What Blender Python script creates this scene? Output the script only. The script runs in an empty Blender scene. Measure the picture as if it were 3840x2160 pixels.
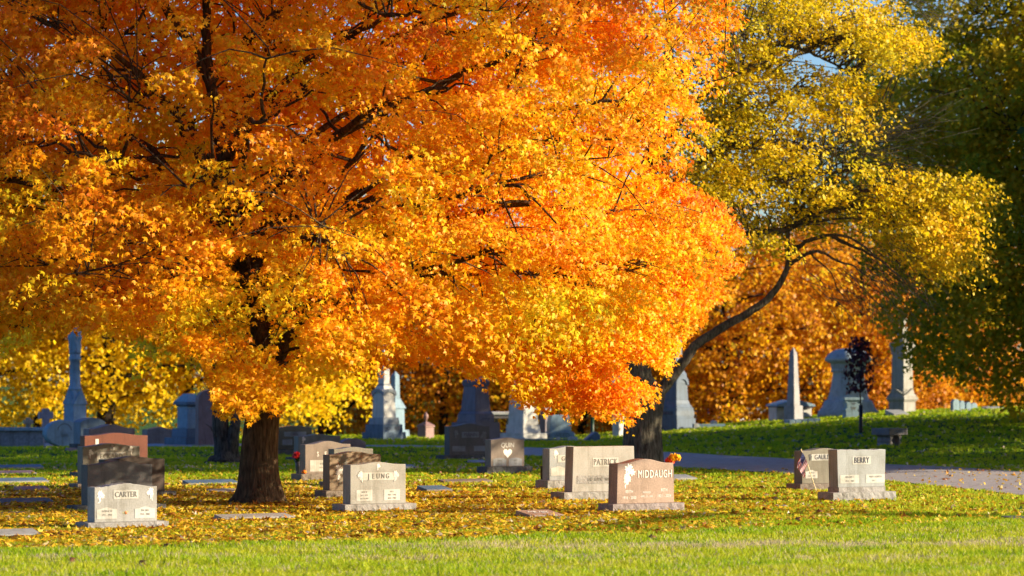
import bpy, bmesh, math, random
import numpy as np
from mathutils import Vector, Matrix, noise as mnoise
R = math.radians
rng = np.random.default_rng(7)
random.seed(7)
scene = bpy.context.scene
COL = scene.collection
F, CX, HY, CZ = 11500.0, 1920.0, 1400.0, 2.1      # focal length (px of a 3840 frame), centre column, horizon row, eye height

# ------------------------------------------------------------------ basics
def at(x, y, d):
    return Vector(((x - CX) * d / F, d, CZ - (y - HY) * d / F))
def sstep(a, b, t):
    t = np.clip((t - a) / (b - a), 0, 1); return t * t * (3 - 2 * t)
def edge_y(X):                       # where the near lawn crests
    return 38.4 + 0.55 * X
def ground(X, Y):
    X = np.asarray(X, float); Y = np.asarray(Y, float)
    h = np.interp(X, [2, 4.9, 8.5, 11.1, 16, 25, 60], [0, .24, .52, .76, .96, 1.1, 1.1])
    yr = np.interp(X, [-5, .6, 4.7, 8.6, 10, 12], [90, 86.5, 80.5, 70.5, 69, 69])
    z = h * sstep(yr, 99, Y)
    e = Y - edge_y(X)
    z = z + .025 * np.where(e < 0, np.exp(-(e / 3.0) ** 2), np.exp(-(e / .5) ** 2))
    z = z + .13 * np.exp(-((Y - 80.5) / 2.2) ** 2) * sstep(0.2, -2.5, X)
    z = z - 4.0 * sstep(101, 150, Y)
    z = z + .012 * np.sin(X * 1.7 + Y * .6) * np.sin(Y * 1.1 - X * .4) * sstep(30, 34, Y)
    return z
def gz(X, Y): return float(ground(X, Y))
def depth_at(x, y, far=100.0):
    """distance at which the ground is seen at pixel row y of column x"""
    d = 33.0
    while d < far:
        X = (x - CX) * d / F
        if HY + F * (CZ - gz(X, d)) / d <= y: return d
        d += .05
    return far
def vnoise(x, y, s=1.0, seed=0):
    """cheap smooth pseudo noise 0..1"""
    x = np.asarray(x) * s; y = np.asarray(y) * s
    v = (np.sin(1.3 * x + 2.1 * y + seed) + np.sin(2.7 * x - 1.4 * y + 2.3 * seed + 1) + np.sin(-1.9 * x + 3.3 * y + .7 * seed + 4)
         + .6 * np.sin(5.1 * x + 4.3 * y + 1.9 * seed) + .6 * np.sin(4.4 * x - 6.2 * y + seed * 3))
    return np.clip(.5 + v / 6.0, 0, 1)

def link(o, parent=None):
    COL.objects.link(o)
    if parent is not None: o.parent = parent
    return o
def tag(o, label=None, cat=None, group=None, kind=None):
    if label: o['label'] = label
    if cat: o['category'] = cat
    if group: o['group'] = group
    if kind: o['kind'] = kind
    return o
def empty(name, loc, rz=0.0, label=None, cat=None, group=None):
    o = bpy.data.objects.new(name, None); o.empty_display_size = .2
    o.location = loc; o.rotation_euler = (0, 0, rz)
    link(o); return tag(o, label, cat, group)
def mesh_obj(name, verts, faces, mat, parent=None, smooth=False):
    me = bpy.data.meshes.new(name)
    me.from_pydata([tuple(v) for v in verts], [], faces); me.update()
    if mat: me.materials.append(mat)
    if smooth: me.polygons.foreach_set('use_smooth', [True] * len(me.polygons))
    return link(bpy.data.objects.new(name, me), parent)
def bm_obj(name, bm, mat, parent=None, smooth=False):
    bmesh.ops.recalc_face_normals(bm, faces=bm.faces[:])
    me = bpy.data.meshes.new(name); bm.to_mesh(me); bm.free()
    for m in (mat if isinstance(mat, (list, tuple)) else [mat]): me.materials.append(m)
    if smooth: me.polygons.foreach_set('use_smooth', [True] * len(me.polygons))
    return link(bpy.data.objects.new(name, me), parent)

# ------------------------------------------------------------------ materials
MATS = {}
def new_mat(name):
    m = bpy.data.materials.new(name); m.use_nodes = True
    nt = m.node_tree; nt.nodes.clear()
    out = nt.nodes.new('ShaderNodeOutputMaterial')
    return m, nt, out
def N(nt, t, **kw):
    n = nt.nodes.new(t)
    for k, v in kw.items():
        if k in n.inputs: n.inputs[k].default_value = v
        else: setattr(n, k, v)
    return n
def ramp(nt, stops, interp='LINEAR'):
    r = nt.nodes.new('ShaderNodeValToRGB'); r.color_ramp.interpolation = interp
    e = r.color_ramp.elements
    while len(e) < len(stops): e.new(.5)
    for k, (p, c) in enumerate(stops):
        e[k].position = p; e[k].color = (*c, 1)
    return r
def granite(name, c, var=.25, rough=.55, spec=.3, bump=.15, grain=48.0):
    if name in MATS: return MATS[name]
    m, nt, out = new_mat(name); L = nt.links.new; c = tuple(.58 * x for x in c)
    tc = N(nt, 'ShaderNodeTexCoord')
    n1 = N(nt, 'ShaderNodeTexNoise', Scale=grain, Detail=3.0, Roughness=.7)
    n2 = N(nt, 'ShaderNodeTexNoise', Scale=3.0, Detail=5.0, Roughness=.6)
    vor = N(nt, 'ShaderNodeTexVoronoi', Scale=grain * 1.3)
    for t in (n1, n2, vor): L(tc.outputs['Object'], t.inputs['Vector'])
    lo = tuple(x * (1 - var) for x in c); hi = tuple(min(1, x * (1 + var)) for x in c)
    r1 = ramp(nt, [(.32, lo), (.5, c), (.7, hi)]); L(n1.outputs['Fac'], r1.inputs['Fac'])
    r2 = ramp(nt, [(.3, (.70, .68, .63)), (.45, (.95, .94, .92)), (.62, (1.06, 1.06, 1.06))]); L(n2.outputs['Fac'], r2.inputs['Fac'])
    r3 = ramp(nt, [(.0, (.55, .55, .55)), (.25, (1, 1, 1))]); L(vor.outputs['Distance'], r3.inputs['Fac'])
    mx = N(nt, 'ShaderNodeMix', data_type='RGBA', blend_type='MULTIPLY'); mx.inputs[0].default_value = 1
    L(r1.outputs['Color'], mx.inputs[6]); L(r2.outputs['Color'], mx.inputs[7])
    mp = N(nt, 'ShaderNodeMapping'); mp.inputs['Scale'].default_value = (7, 7, .7); L(tc.outputs['Object'], mp.inputs['Vector'])
    n3 = N(nt, 'ShaderNodeTexNoise', Scale=1.6, Detail=4.0, Roughness=.6); L(mp.outputs[0], n3.inputs['Vector'])
    r4 = ramp(nt, [(.34, (.74, .72, .68)), (.5, (1, 1, 1))]); L(n3.outputs['Fac'], r4.inputs['Fac'])
    mx0 = N(nt, 'ShaderNodeMix', data_type='RGBA', blend_type='MULTIPLY'); mx0.inputs[0].default_value = .8
    L(mx.outputs[2], mx0.inputs[6]); L(r4.outputs['Color'], mx0.inputs[7]); mx = mx0
    mx2 = N(nt, 'ShaderNodeMix', data_type='RGBA', blend_type='MULTIPLY'); mx2.inputs[0].default_value = .5
    L(mx.outputs[2], mx2.inputs[6]); L(r3.outputs['Color'], mx2.inputs[7])
    p = N(nt, 'ShaderNodeBsdfPrincipled', Roughness=rough); p.inputs['Specular IOR Level'].default_value = spec
    L(mx2.outputs[2], p.inputs['Base Color'])
    b = N(nt, 'ShaderNodeBump', Strength=bump, Distance=.01); L(n1.outputs['Fac'], b.inputs['Height']); L(b.outputs['Normal'], p.inputs['Normal'])
    L(p.outputs[0], out.inputs['Surface'])
    MATS[name] = m; return m
def plain(name, c, rough=.6, noise_amt=.15, scale=20.0, trans=0.0):
    if name in MATS: return MATS[name]
    m, nt, out = new_mat(name); L = nt.links.new
    tc = N(nt, 'ShaderNodeTexCoord'); n1 = N(nt, 'ShaderNodeTexNoise', Scale=scale, Detail=4.0)
    L(tc.outputs['Object'], n1.inputs['Vector'])
    r1 = ramp(nt, [(.3, tuple(x * (1 - noise_amt) for x in c)), (.7, tuple(min(1, x * (1 + noise_amt)) for x in c))])
    L(n1.outputs['Fac'], r1.inputs['Fac'])
    p = N(nt, 'ShaderNodeBsdfPrincipled', Roughness=rough); p.inputs['Specular IOR Level'].default_value = .25
    L(r1.outputs['Color'], p.inputs['Base Color'])
    if trans:
        t = N(nt, 'ShaderNodeBsdfTranslucent'); L(r1.outputs['Color'], t.inputs['Color'])
        mx = N(nt, 'ShaderNodeMixShader'); mx.inputs[0].default_value = trans
        L(p.outputs[0], mx.inputs[1]); L(t.outputs[0], mx.inputs[2]); L(mx.outputs[0], out.inputs['Surface'])
    else: L(p.outputs[0], out.inputs['Surface'])
    MATS[name] = m; return m
def leafy(name, stops, trans=.45, rough=.5, spec=.25):
    """leaf material: the colour of each leaf comes from its own 'tint' value"""
    m, nt, out = new_mat(name); L = nt.links.new
    a = N(nt, 'ShaderNodeAttribute', attribute_name='tint')
    r1 = ramp(nt, stops); L(a.outputs['Fac'], r1.inputs['Fac'])
    p = N(nt, 'ShaderNodeBsdfPrincipled', Roughness=rough); p.inputs['Specular IOR Level'].default_value = spec
    t = N(nt, 'ShaderNodeBsdfTranslucent'); mx = N(nt, 'ShaderNodeMixShader'); mx.inputs[0].default_value = trans
    L(r1.outputs['Color'], p.inputs['Base Color']); L(r1.outputs['Color'], t.inputs['Color'])
    L(p.outputs[0], mx.inputs[1]); L(t.outputs[0], mx.inputs[2]); L(mx.outputs[0], out.inputs['Surface'])
    MATS[name] = m; return m
def bark(name, c, scale=1.0):
    m, nt, out = new_mat(name); L = nt.links.new
    tc = N(nt, 'ShaderNodeTexCoord'); mp = N(nt, 'ShaderNodeMapping'); mp.inputs['Scale'].default_value = (1, 1, .16)
    L(tc.outputs['Object'], mp.inputs['Vector'])
    n1 = N(nt, 'ShaderNodeTexNoise', Scale=26.0 * scale, Detail=6.0, Roughness=.65); L(mp.outputs[0], n1.inputs['Vector'])
    n2 = N(nt, 'ShaderNodeTexNoise', Scale=2.0, Detail=3.0); L(tc.outputs['Object'], n2.inputs['Vector'])
    r1 = ramp(nt, [(.36, tuple(x * .3 for x in c)), (.55, c), (.75, tuple(min(1, x * 1.7) for x in c))]); L(n1.outputs['Fac'], r1.inputs['Fac'])
    r2 = ramp(nt, [(.35, (.75, .72, .7)), (.65, (1.1, 1.1, 1.0))]); L(n2.outputs['Fac'], r2.inputs['Fac'])
    mx = N(nt, 'ShaderNodeMix', data_type='RGBA', blend_type='MULTIPLY'); mx.inputs[0].default_value = 1
    L(r1.outputs['Color'], mx.inputs[6]); L(r2.outputs['Color'], mx.inputs[7])
    p = N(nt, 'ShaderNodeBsdfPrincipled', Roughness=.9); p.inputs['Specular IOR Level'].default_value = .1
    L(mx.outputs[2], p.inputs['Base Color'])
    b = N(nt, 'ShaderNodeBump', Strength=.9, Distance=.05); L(n1.outputs['Fac'], b.inputs['Height']); L(b.outputs['Normal'], p.inputs['Normal'])
    L(p.outputs[0], out.inputs['Surface']); MATS[name] = m; return m

LIGHT = granite('light_grey_granite', (.52, .50, .46), .16)
PALE = granite('pale_grey_granite', (.46, .47, .47), .16)
GREYBROWN = granite('grey_brown_granite', (.30, .27, .22), .2)
TAN = granite('tan_granite', (.36, .25, .15), .2)
PINKTAN = granite('pink_tan_granite', (.56, .38, .28), .3)
DARK = granite('dark_grey_granite', (.15, .14, .145), .25)
BLACKG = granite('black_granite', (.05, .05, .06), .3, .25, .5)
REDG = granite('red_granite', (.25, .068, .034), .3)
BROWN = granite('brown_granite', (.10, .065, .05), .3)
ROUGHG = granite('rough_cut_granite', (.50, .47, .44), .22, .8, .15, .6)
ROUGHP = granite('rough_cut_pink_granite', (.46, .38, .36), .35, .8, .15, .6)
ROUGHT = granite('rough_cut_tan_granite', (.36, .29, .24), .25, .8, .15, .6)
ROUGHD = granite('rough_cut_dark_granite', (.17, .165, .17), .25, .8, .15, .6)
BLUEW = granite('shade_blue_marble', (.39, .55, .67), .15, .8, .1)  # blue of open shade put into the pale marble colour
WHITEM = granite('white_marble', (.92, .89, .83), .08, .7, .15)
BLUEG = granite('shade_blue_granite', (.16, .25, .36), .2)  # grey granite with the blue cast of shade painted into its colour
PURPG = granite('mauve_granite', (.27, .22, .26), .25)
PINKST = granite('pink_stone', (.46, .27, .24), .2)
PANEL = granite('frosted_panel', (.84, .80, .72), .06, .8, .1)
PANELB = granite('grey_frosted_panel', (.34, .37, .42), .08, .8, .1)
INK = plain('warm_grey_letter', (.19, .175, .15), .8)  # plain dark warm grey for the panel lettering
INKD = plain('dark_letter', (.07, .07, .09), .8)
CUT = plain('cut_letter', (.80, .72, .64), .8, .06)
CUTG = plain('grey_cut_letter', (.62, .58, .52), .8, .06)

# ------------------------------------------------------------------ world, sun, camera
SUN_AZ, SUN_EL = R(95), R(17)       # azimuth from +Y towards +X
S = Vector((math.sin(SUN_AZ) * math.cos(SUN_EL), math.cos(SUN_AZ) * math.cos(SUN_EL), math.sin(SUN_EL)))
w = bpy.data.worlds.new('World'); scene.world = w; w.use_nodes = True
nt = w.node_tree; bg = nt.nodes['Background']
sky = nt.nodes.new('ShaderNodeTexSky'); sky.sky_type = 'NISHITA'; sky.sun_disc = False
sky.sun_elevation = SUN_EL; sky.sun_rotation = SUN_AZ; sky.air_density = 1.0; sky.dust_density = 1.0; sky.ozone_density = 4.0
hs_ = nt.nodes.new('ShaderNodeHueSaturation'); hs_.inputs['Saturation'].default_value = 1.2; hs_.inputs['Hue'].default_value = .515
nt.links.new(sky.outputs[0], hs_.inputs['Color']); nt.links.new(hs_.outputs[0], bg.inputs[0]); bg.inputs[1].default_value = .09
sl = bpy.data.lights.new('sun', 'SUN'); sl.energy = 5.0; sl.angle = R(.5); sl.color = (1, .85, .60)
so = link(bpy.data.objects.new('sun', sl)); so.rotation_euler = (-S).to_track_quat('-Z', 'Y').to_euler(); so.location = (30, 20, 40)
cam = bpy.data.cameras.new('camera'); cam.lens = 36.0 * F / 3840; cam.sensor_width = 36; cam.shift_y = (HY - 1080) / 3840
cam.clip_end = 5000; cam.clip_start = .5
cam.dof.use_dof = True; cam.dof.focus_distance = 46.5; cam.dof.aperture_fstop = 2.0
co = link(bpy.data.objects.new('camera', cam)); co.location = (0, 0, CZ); co.rotation_euler = (R(90), 0, 0)
scene.camera = co
vs = scene.view_settings; vs.view_transform = 'Standard'; vs.look = 'None'; vs.exposure = 1.32; vs.gamma = 1
cy = scene.cycles; cy.use_denoising = True; cy.max_bounces = 10; cy.diffuse_bounces = 6; cy.transmission_bounces = 8; cy.glossy_bounces = 2
cy.sample_clamp_indirect = 6; cy.caustics_reflective = False; cy.caustics_refractive = False
scene.render.resolution_x = 1024; scene.render.resolution_y = 576

# ------------------------------------------------------------------ array meshes (leaves, blades)
def array_mesh(name, V, faces_per, quad_idx, tint, mat, parent=None):
    """V (n,k,3) copies of a template; quad_idx list of equal-length index tuples into the k vertices"""
    n, k, _ = V.shape
    q = np.array(quad_idx); fl, fw = q.shape
    me = bpy.data.meshes.new(name)
    me.vertices.add(n * k); me.vertices.foreach_set('co', V.reshape(-1).astype(np.float32))
    idx = (np.arange(n)[:, None, None] * k + q[None]).reshape(-1)
    me.loops.add(len(idx)); me.loops.foreach_set('vertex_index', idx.astype(np.int32))
    me.polygons.add(n * fl); me.polygons.foreach_set('loop_start', (np.arange(n * fl) * fw).astype(np.int32))
    me.update(calc_edges=True)
    at_ = me.attributes.new('tint', 'FLOAT', 'FACE'); at_.data.foreach_set('value', np.repeat(tint, fl).astype(np.float32))
    me.materials.append(mat)
    return link(bpy.data.objects.new(name, me), parent)
def unit(v): return v / np.maximum(np.linalg.norm(v, axis=-1, keepdims=True), 1e-9)
MAPLE_V = np.array([(0, -.3, 0), (.26, .30, .03), (0, .95, -.16), (-.26, .30, .03), (.85, .45, -.2), (.42, -.12, .0), (-.85, .45, -.2), (-.42, -.12, .0),
                    (.6, -.38, -.12), (-.6, -.38, -.12)]) * .62
MAPLE_Q = [(0, 1, 2, 3), (0, 5, 4, 1), (0, 3, 6, 7), (0, 9, 8, 5)]
MAPLE_Q = [(0, 1, 2, 3), (0, 5, 4, 1), (0, 3, 6, 7)]
RHOMB_V = np.array([(0, -.5, 0), (.36, 0, -.1), (0, .5, 0), (-.36, 0, -.1)])
RHOMB_Q = [(0, 1, 2, 3)]
def place(T, c, nrm, tip, size):
    nrm = unit(nrm); tip = unit(tip - (tip * nrm).sum(-1, keepdims=True) * nrm); sd = np.cross(tip, nrm)
    return c[:, None, :] + size[:, None, None] * (T[None, :, 0:1] * sd[:, None] + T[None, :, 1:2] * tip[:, None] + T[None, :, 2:3] * nrm[:, None])
def proj(p):
    return CX + F * p[:, 0] / p[:, 1], HY + F * (CZ - p[:, 2]) / p[:, 1]

def tube(VF, pts, radii, seg=7, rough=0.0, flare=0.0):
    """append a tapered tube to VF=(verts, faces)"""
    V, Fc = VF
    pts = [Vector(p) for p in pts]; n = len(pts); base = len(V)
    up = Vector((.3, .95, .1))
    for i, p in enumerate(pts):
        t = (pts[min(i + 1, n - 1)] - pts[max(i - 1, 0)]).normalized()
        a = t.cross(up)
        if a.length < .1: a = t.cross(Vector((1, 0, 0)))
        a.normalize(); b = t.cross(a).normalized()
        for k in range(seg):
            th = 2 * math.pi * k / seg
            r = radii[i]
            if rough: r *= 1 + rough * mnoise.noise(Vector((math.cos(th) * 2.2, math.sin(th) * 2.2, p.z * .7))) + rough * .5 * mnoise.noise(Vector((math.cos(th) * 6, math.sin(th) * 6, p.z * .5 + 9)))
            if flare: r *= 1 + flare * math.exp(-max(0, p.z - pts[0].z - .05) / .20) * (.55 + .8 * max(0, math.sin(th * 4 + 1.0)))
            V.append(p + a * (math.cos(th) * r) + b * (math.sin(th) * r))
    for i in range(n - 1):
        for k in range(seg):
            k2 = (k + 1) % seg
            Fc.append((base + i * seg + k, base + i * seg + k2, base + (i + 1) * seg + k2, base + (i + 1) * seg + k))
    Fc.append(tuple(base + (n - 1) * seg + k for k in range(seg)))
def smooth_path(pts, sub=4):
    pts = [Vector(p) for p in pts]; out = []
    for i in range(len(pts) - 1):
        p0, p1, p2, p3 = pts[max(i - 1, 0)], pts[i], pts[i + 1], pts[min(i + 2, len(pts) - 1)]
        for k in range(sub):
            t = k / sub
            out.append(.5 * ((2 * p1) + (p2 - p0) * t + (2 * p0 - 5 * p1 + 4 * p2 - p3) * t * t + (3 * p1 - p0 - 3 * p2 + p3) * t ** 3))
    out.append(pts[-1]); return out
def limb(VF, nodes, pts, r0, r1, seg=7, sub=4, wob=.05, rough=0.0, flare=0.0):
    P = smooth_path(pts, sub); n = len(P)
    for i in range(1, n - 1):
        P[i] = P[i] + Vector([random.uniform(-wob, wob) for _ in range(3)])
    rr = [r0 + (r1 - r0) * (i / (n - 1)) ** .8 for i in range(n)]
    tube(VF, P, rr, seg, rough, flare)
    for p, r in zip(P, rr): nodes.append((p, r))
    return P
def twigs(VF, nodes, targets, r0=.02, r1=.005, share=1.0, maxlen=3.5):
    used = np.zeros(len(nodes)); NP = np.array([tuple(p) for p, _ in nodes]); NR = np.array([r for _, r in nodes])
    for c in targets:
        if random.random() > share: continue
        dv = c - NP; dist = np.linalg.norm(dv, axis=1) + np.where(NP[:, 2] > c[2] + .3, 1.2, 0) + .3 * used
        i = int(dist.argmin())
        if dist[i] > maxlen: continue
        used[i] += 1
        a = Vector(NP[i]); b = Vector(c); m = (a + b) / 2 + Vector((random.uniform(-.12, .12), random.uniform(-.12, .12), .1 * (b - a).length + random.uniform(-.05, .08)))
        P = smooth_path([a, m, b], 2)
        tube(VF, P, np.linspace(min(r0, NR[i] * .8 + .002), r1, len(P)), 4)

def sprays_ellipsoid(center, radii, n, inner=.5, lump=.2, seed=0, zmin=-9):
    d = unit(rng.normal(size=(n, 3)))
    u = (inner ** 3 + (1 - inner ** 3) * rng.random(n)) ** (1 / 3)
    lm = np.array([mnoise.noise(Vector((*(dd * 2.4 + seed),))) for dd in d])
    u = u * (1 + lump * lm)
    c = np.array(center) + d * np.array(radii) * u[:, None]
    out = unit(d / np.array(radii))
    k = c[:, 2] > zmin
    return c[k], out[k]
def leaves_on(c, out, per, sr, sh, size, tint0, tjit, accept=None, up=.8, outw=.5, jit=.75, droop=.35, sjit=.3):
    """scatter leaves on drooping plates round the spray centres; returns (pos, normal, tip, size, tint)"""
    n = len(c); rep = np.repeat(np.arange(n), per)
    pn = unit(up * np.array([0, 0, 1.0]) + outw * out + rng.normal(size=(n, 3)) * .25)
    hl = unit(np.cross(pn, rng.normal(size=(n, 3)))); hm = np.cross(pn, hl)
    srr = sr * (1 + sjit * rng.normal(size=n)).clip(.5, 1.7)
    m = len(rep); rho = np.sqrt(rng.random(m)); th = rng.random(m) * 2 * np.pi
    loc = (np.cos(th) * rho)[:, None] * hl[rep] + (np.sin(th) * rho)[:, None] * hm[rep]
    p = c[rep] + loc * srr[rep][:, None] + pn[rep] * (rng.normal(size=m) * sh)[:, None]
    p[:, 2] -= droop * rho ** 2 * srr[rep]
    nr = unit(pn[rep] * .8 + out[rep] * .45 + rng.normal(size=(m, 3)) * jit)
    tip = loc + np.array([0, 0, -.7]) + rng.normal(size=(m, 3)) * .4
    sz = size * (.65 + .7 * rng.random(m))
    ti = np.clip(tint0[rep] + rng.normal(size=m) * tjit, 0, 1)
    if accept is not None:
        k = accept(p); return p[k], nr[k], tip[k], sz[k], ti[k]
    return p, nr, tip, sz, ti
def crown(name, data, T, Q, mat, parent):
    p, nr, tip, sz, ti = data
    return array_mesh(name, place(T, p, nr, tip, sz), len(Q), Q, ti, mat, parent)
def shift(o, base):
    """move mesh data so that the thing's origin is at its base"""
    me = o.data; n = len(me.vertices); a = np.empty(n * 3, np.float32); me.vertices.foreach_get('co', a)
    a = a.reshape(-1, 3) - np.array(base, np.float32); me.vertices.foreach_set('co', a.reshape(-1)); me.update()

# ------------------------------------------------------------------ ground, road
def ground_material():
    m, nt, out = new_mat('lawn_soil'); L = nt.links.new
    tc = N(nt, 'ShaderNodeTexCoord')
    n1 = N(nt, 'ShaderNodeTexNoise', Scale=1.3, Detail=6.0, Roughness=.65); n2 = N(nt, 'ShaderNodeTexNoise', Scale=40.0, Detail=3.0)
    L(tc.outputs['Object'], n1.inputs['Vector']); L(tc.outputs['Object'], n2.inputs['Vector'])
    r1 = ramp(nt, [(.35, (.030, .075, .012)), (.55, (.055, .12, .014)), (.75, (.10, .13, .03))]); L(n1.outputs['Fac'], r1.inputs['Fac'])
    r2 = ramp(nt, [(.3, (.55, .55, .5)), (.7, (1.2, 1.2, 1.1))]); L(n2.outputs['Fac'], r2.inputs['Fac'])
    mx = N(nt, 'ShaderNodeMix', data_type='RGBA', blend_type='MULTIPLY'); mx.inputs[0].default_value = 1
    L(r1.outputs['Color'], mx.inputs[6]); L(r2.outputs['Color'], mx.inputs[7])
    p = N(nt, 'ShaderNodeBsdfPrincipled', Roughness=.95); p.inputs['Specular IOR Level'].default_value = .1
    L(mx.outputs[2], p.inputs['Base Color'])
    b = N(nt, 'ShaderNodeBump', Strength=.6, Distance=.04); L(n2.outputs['Fac'], b.inputs['Height']); L(b.outputs['Normal'], p.inputs['Normal'])
    L(p.outputs[0], out.inputs['Surface']); return m
gx = np.concatenate([np.linspace(-900, -70, 12), np.linspace(-60, -22, 20), np.arange(-21, 24, .4), np.linspace(25, 60, 18), np.linspace(70, 900, 12)])
gy = np.concatenate([np.linspace(-60, 20, 9), np.arange(22, 104, .4), np.linspace(105, 160, 28), np.linspace(180, 1500, 20)])
GX, GY = np.meshgrid(gx, gy); GZ = ground(GX, GY)
V = np.stack([GX, GY, GZ], -1).reshape(-1, 3); nx, ny = len(gx), len(gy)
Fc = [(j * nx + i, j * nx + i + 1, (j + 1) * nx + i + 1, (j + 1) * nx + i) for j in range(ny - 1) for i in range(nx - 1)]
tag(mesh_obj('ground', V, Fc, ground_material(), smooth=True), kind='structure')

ROAD_L = [(10.3, 30), (9.6, 44), (8.7, 53), (7.4, 58.8), (5.0, 65.5), (3.6, 68), (.9, 76.5), (-1.2, 81.8), (-4.5, 84.8), (-11, 87), (-30, 89)]
ROAD_R = [(16.5, 30), (15.4, 44), (14.0, 55), (12.2, 62), (9.2, 69.2), (7.6, 72.5), (4.7, 79.8), (.8, 86.0), (-4.2, 89.3), (-11, 91.5), (-30, 93.5)]
def resample(P, n):
    P = np.array(P, float); t = np.linspace(0, len(P) - 1, n); k = np.arange(len(P))
    return np.stack([np.interp(t, k, P[:, 0]), np.interp(t, k, P[:, 1])], -1)
RL, RR = resample(ROAD_L, 120), resample(ROAD_R, 120)
def smooth1(a):
    for _ in range(6): a[1:-1] = (a[:-2] + 2 * a[1:-1] + a[2:]) / 4
    return a
RL, RR = smooth1(RL), smooth1(RR)
V = []; Fc = []; m = 7
for i in range(120):
    for k in range(m):
        q = RL[i] * (1 - k / (m - 1)) + RR[i] * k / (m - 1)
        V.append((q[0], q[1], gz(*q) + .022 + .03 * math.sin(math.pi * k / (m - 1))))
for i in range(119):
    for k in range(m - 1): Fc.append((i * m + k, i * m + k + 1, (i + 1) * m + k + 1, (i + 1) * m + k))
tag(mesh_obj('road', V, Fc, granite('asphalt', (.60, .54, .51), .2, .85, .15, .5, 60), smooth=True), kind='structure')
RPOLY = np.concatenate([RL, RR[::-1]])
def in_poly(x, y, P):
    inside = np.zeros(len(x), bool); j = len(P) - 1
    for i in range(len(P)):
        c = ((P[i, 1] > y) != (P[j, 1] > y)) & (x < (P[j, 0] - P[i, 0]) * (y - P[i, 1]) / (P[j, 1] - P[i, 1] + 1e-12) + P[i, 0])
        inside ^= c; j = i
    return inside
def in_road(x, y): return in_poly(x, y, RPOLY[::3])

# ------------------------------------------------------------------ grass (uncountable: one object)
def field(y0, y1, dens, pad=2.6):
    n = int(dens * (y1 - y0) * (y0 + y1) * .168 + dens * (y1 - y0) * pad)
    y = y0 + (y1 - y0) * rng.random(n); x = (rng.random(n) * 2 - 1) * (y * .168 + pad)
    return x, y
def grass():
    out = []; tints = []
    for (y0, y1, dens, nb, h, wd) in [(30.5, 37, 330, 5, .062, .006), (37, 46, 240, 5, .052, .0075), (46, 62, 90, 5, .05, .011), (62, 80, 38, 5, .05, .016), (80, 103, 26, 5, .055, .022)]:
        x, y = field(y0, y1, dens); k = ~in_road(x, y); x, y = x[k], y[k]
        x = np.repeat(x, nb) + rng.normal(size=len(x) * nb) * .03; y = np.repeat(y, nb) + rng.normal(size=len(y) * nb) * .03
        n = len(x); z = ground(x, y) - .004
        hh = h * (.45 + .9 * rng.random(n)) * (.75 + .6 * vnoise(x, y, 1.2, 3)); a = rng.random(n) * 2 * np.pi; ln = hh * (.15 + .75 * rng.random(n))
        b = rng.random(n) * 2 * np.pi; w2 = wd * (.6 + .8 * rng.random(n))
        c = np.stack([x, y, z], -1); s = np.stack([np.cos(b) * w2, np.sin(b) * w2 * .6, 0 * z], -1)
        tipv = c + np.stack([np.cos(a) * ln, np.sin(a) * ln, hh], -1)
        mid = (c + tipv) / 2 + np.stack([0 * z, 0 * z, hh * .12], -1)
        out.append(np.stack([c - s, c + s, mid + s * .75, tipv, mid - s * .75], 1))
        t = .42 + .16 * sstep(43, 47, y) * sstep(66, 56, y) + .10 * sstep(1, -2, y - edge_y(x)) + .34 * (vnoise(x, y, .9, 1) - .12) + .10 * vnoise(x, y, 3.1, 5) + rng.normal(size=n) * .12
        e = y - edge_y(x)
        strip = np.exp(-((y - (36.4 + .16 * x)) / .55) ** 2) * sstep(-4.0, 1.5, x) * (.25 + vnoise(x, y, 2.2, 9))
        strip += .75 * np.exp(-((y - 34.4) / .25) ** 2) * (vnoise(x, y, 1.7, 2) > .55)
        dry = rng.random(n) < np.clip((.05 + .12 * (vnoise(x, y, 1.6, 12) > .6)) * (e < 0) + .9 * strip, 0, .9)
        t = np.where(dry, .86 + .1 * rng.random(n), np.clip(t, 0, .78)); tints.append(t)
    g = leafy('grass_blade', [(0, (.06, .19, .008)), (.35, (.21, .38, .006)), (.6, (.38, .50, .008)), (.80, (.55, .54, .03)), (.86, (.58, .48, .25)), (1, (.66, .54, .34))], .45, .55, .2)
    V = np.concatenate(out)
    tag(array_mesh('grass', V, 3, [(0, 1, 2), (0, 2, 4), (4, 2, 3)], np.concatenate(tints), g), kind='stuff')
grass()

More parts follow.
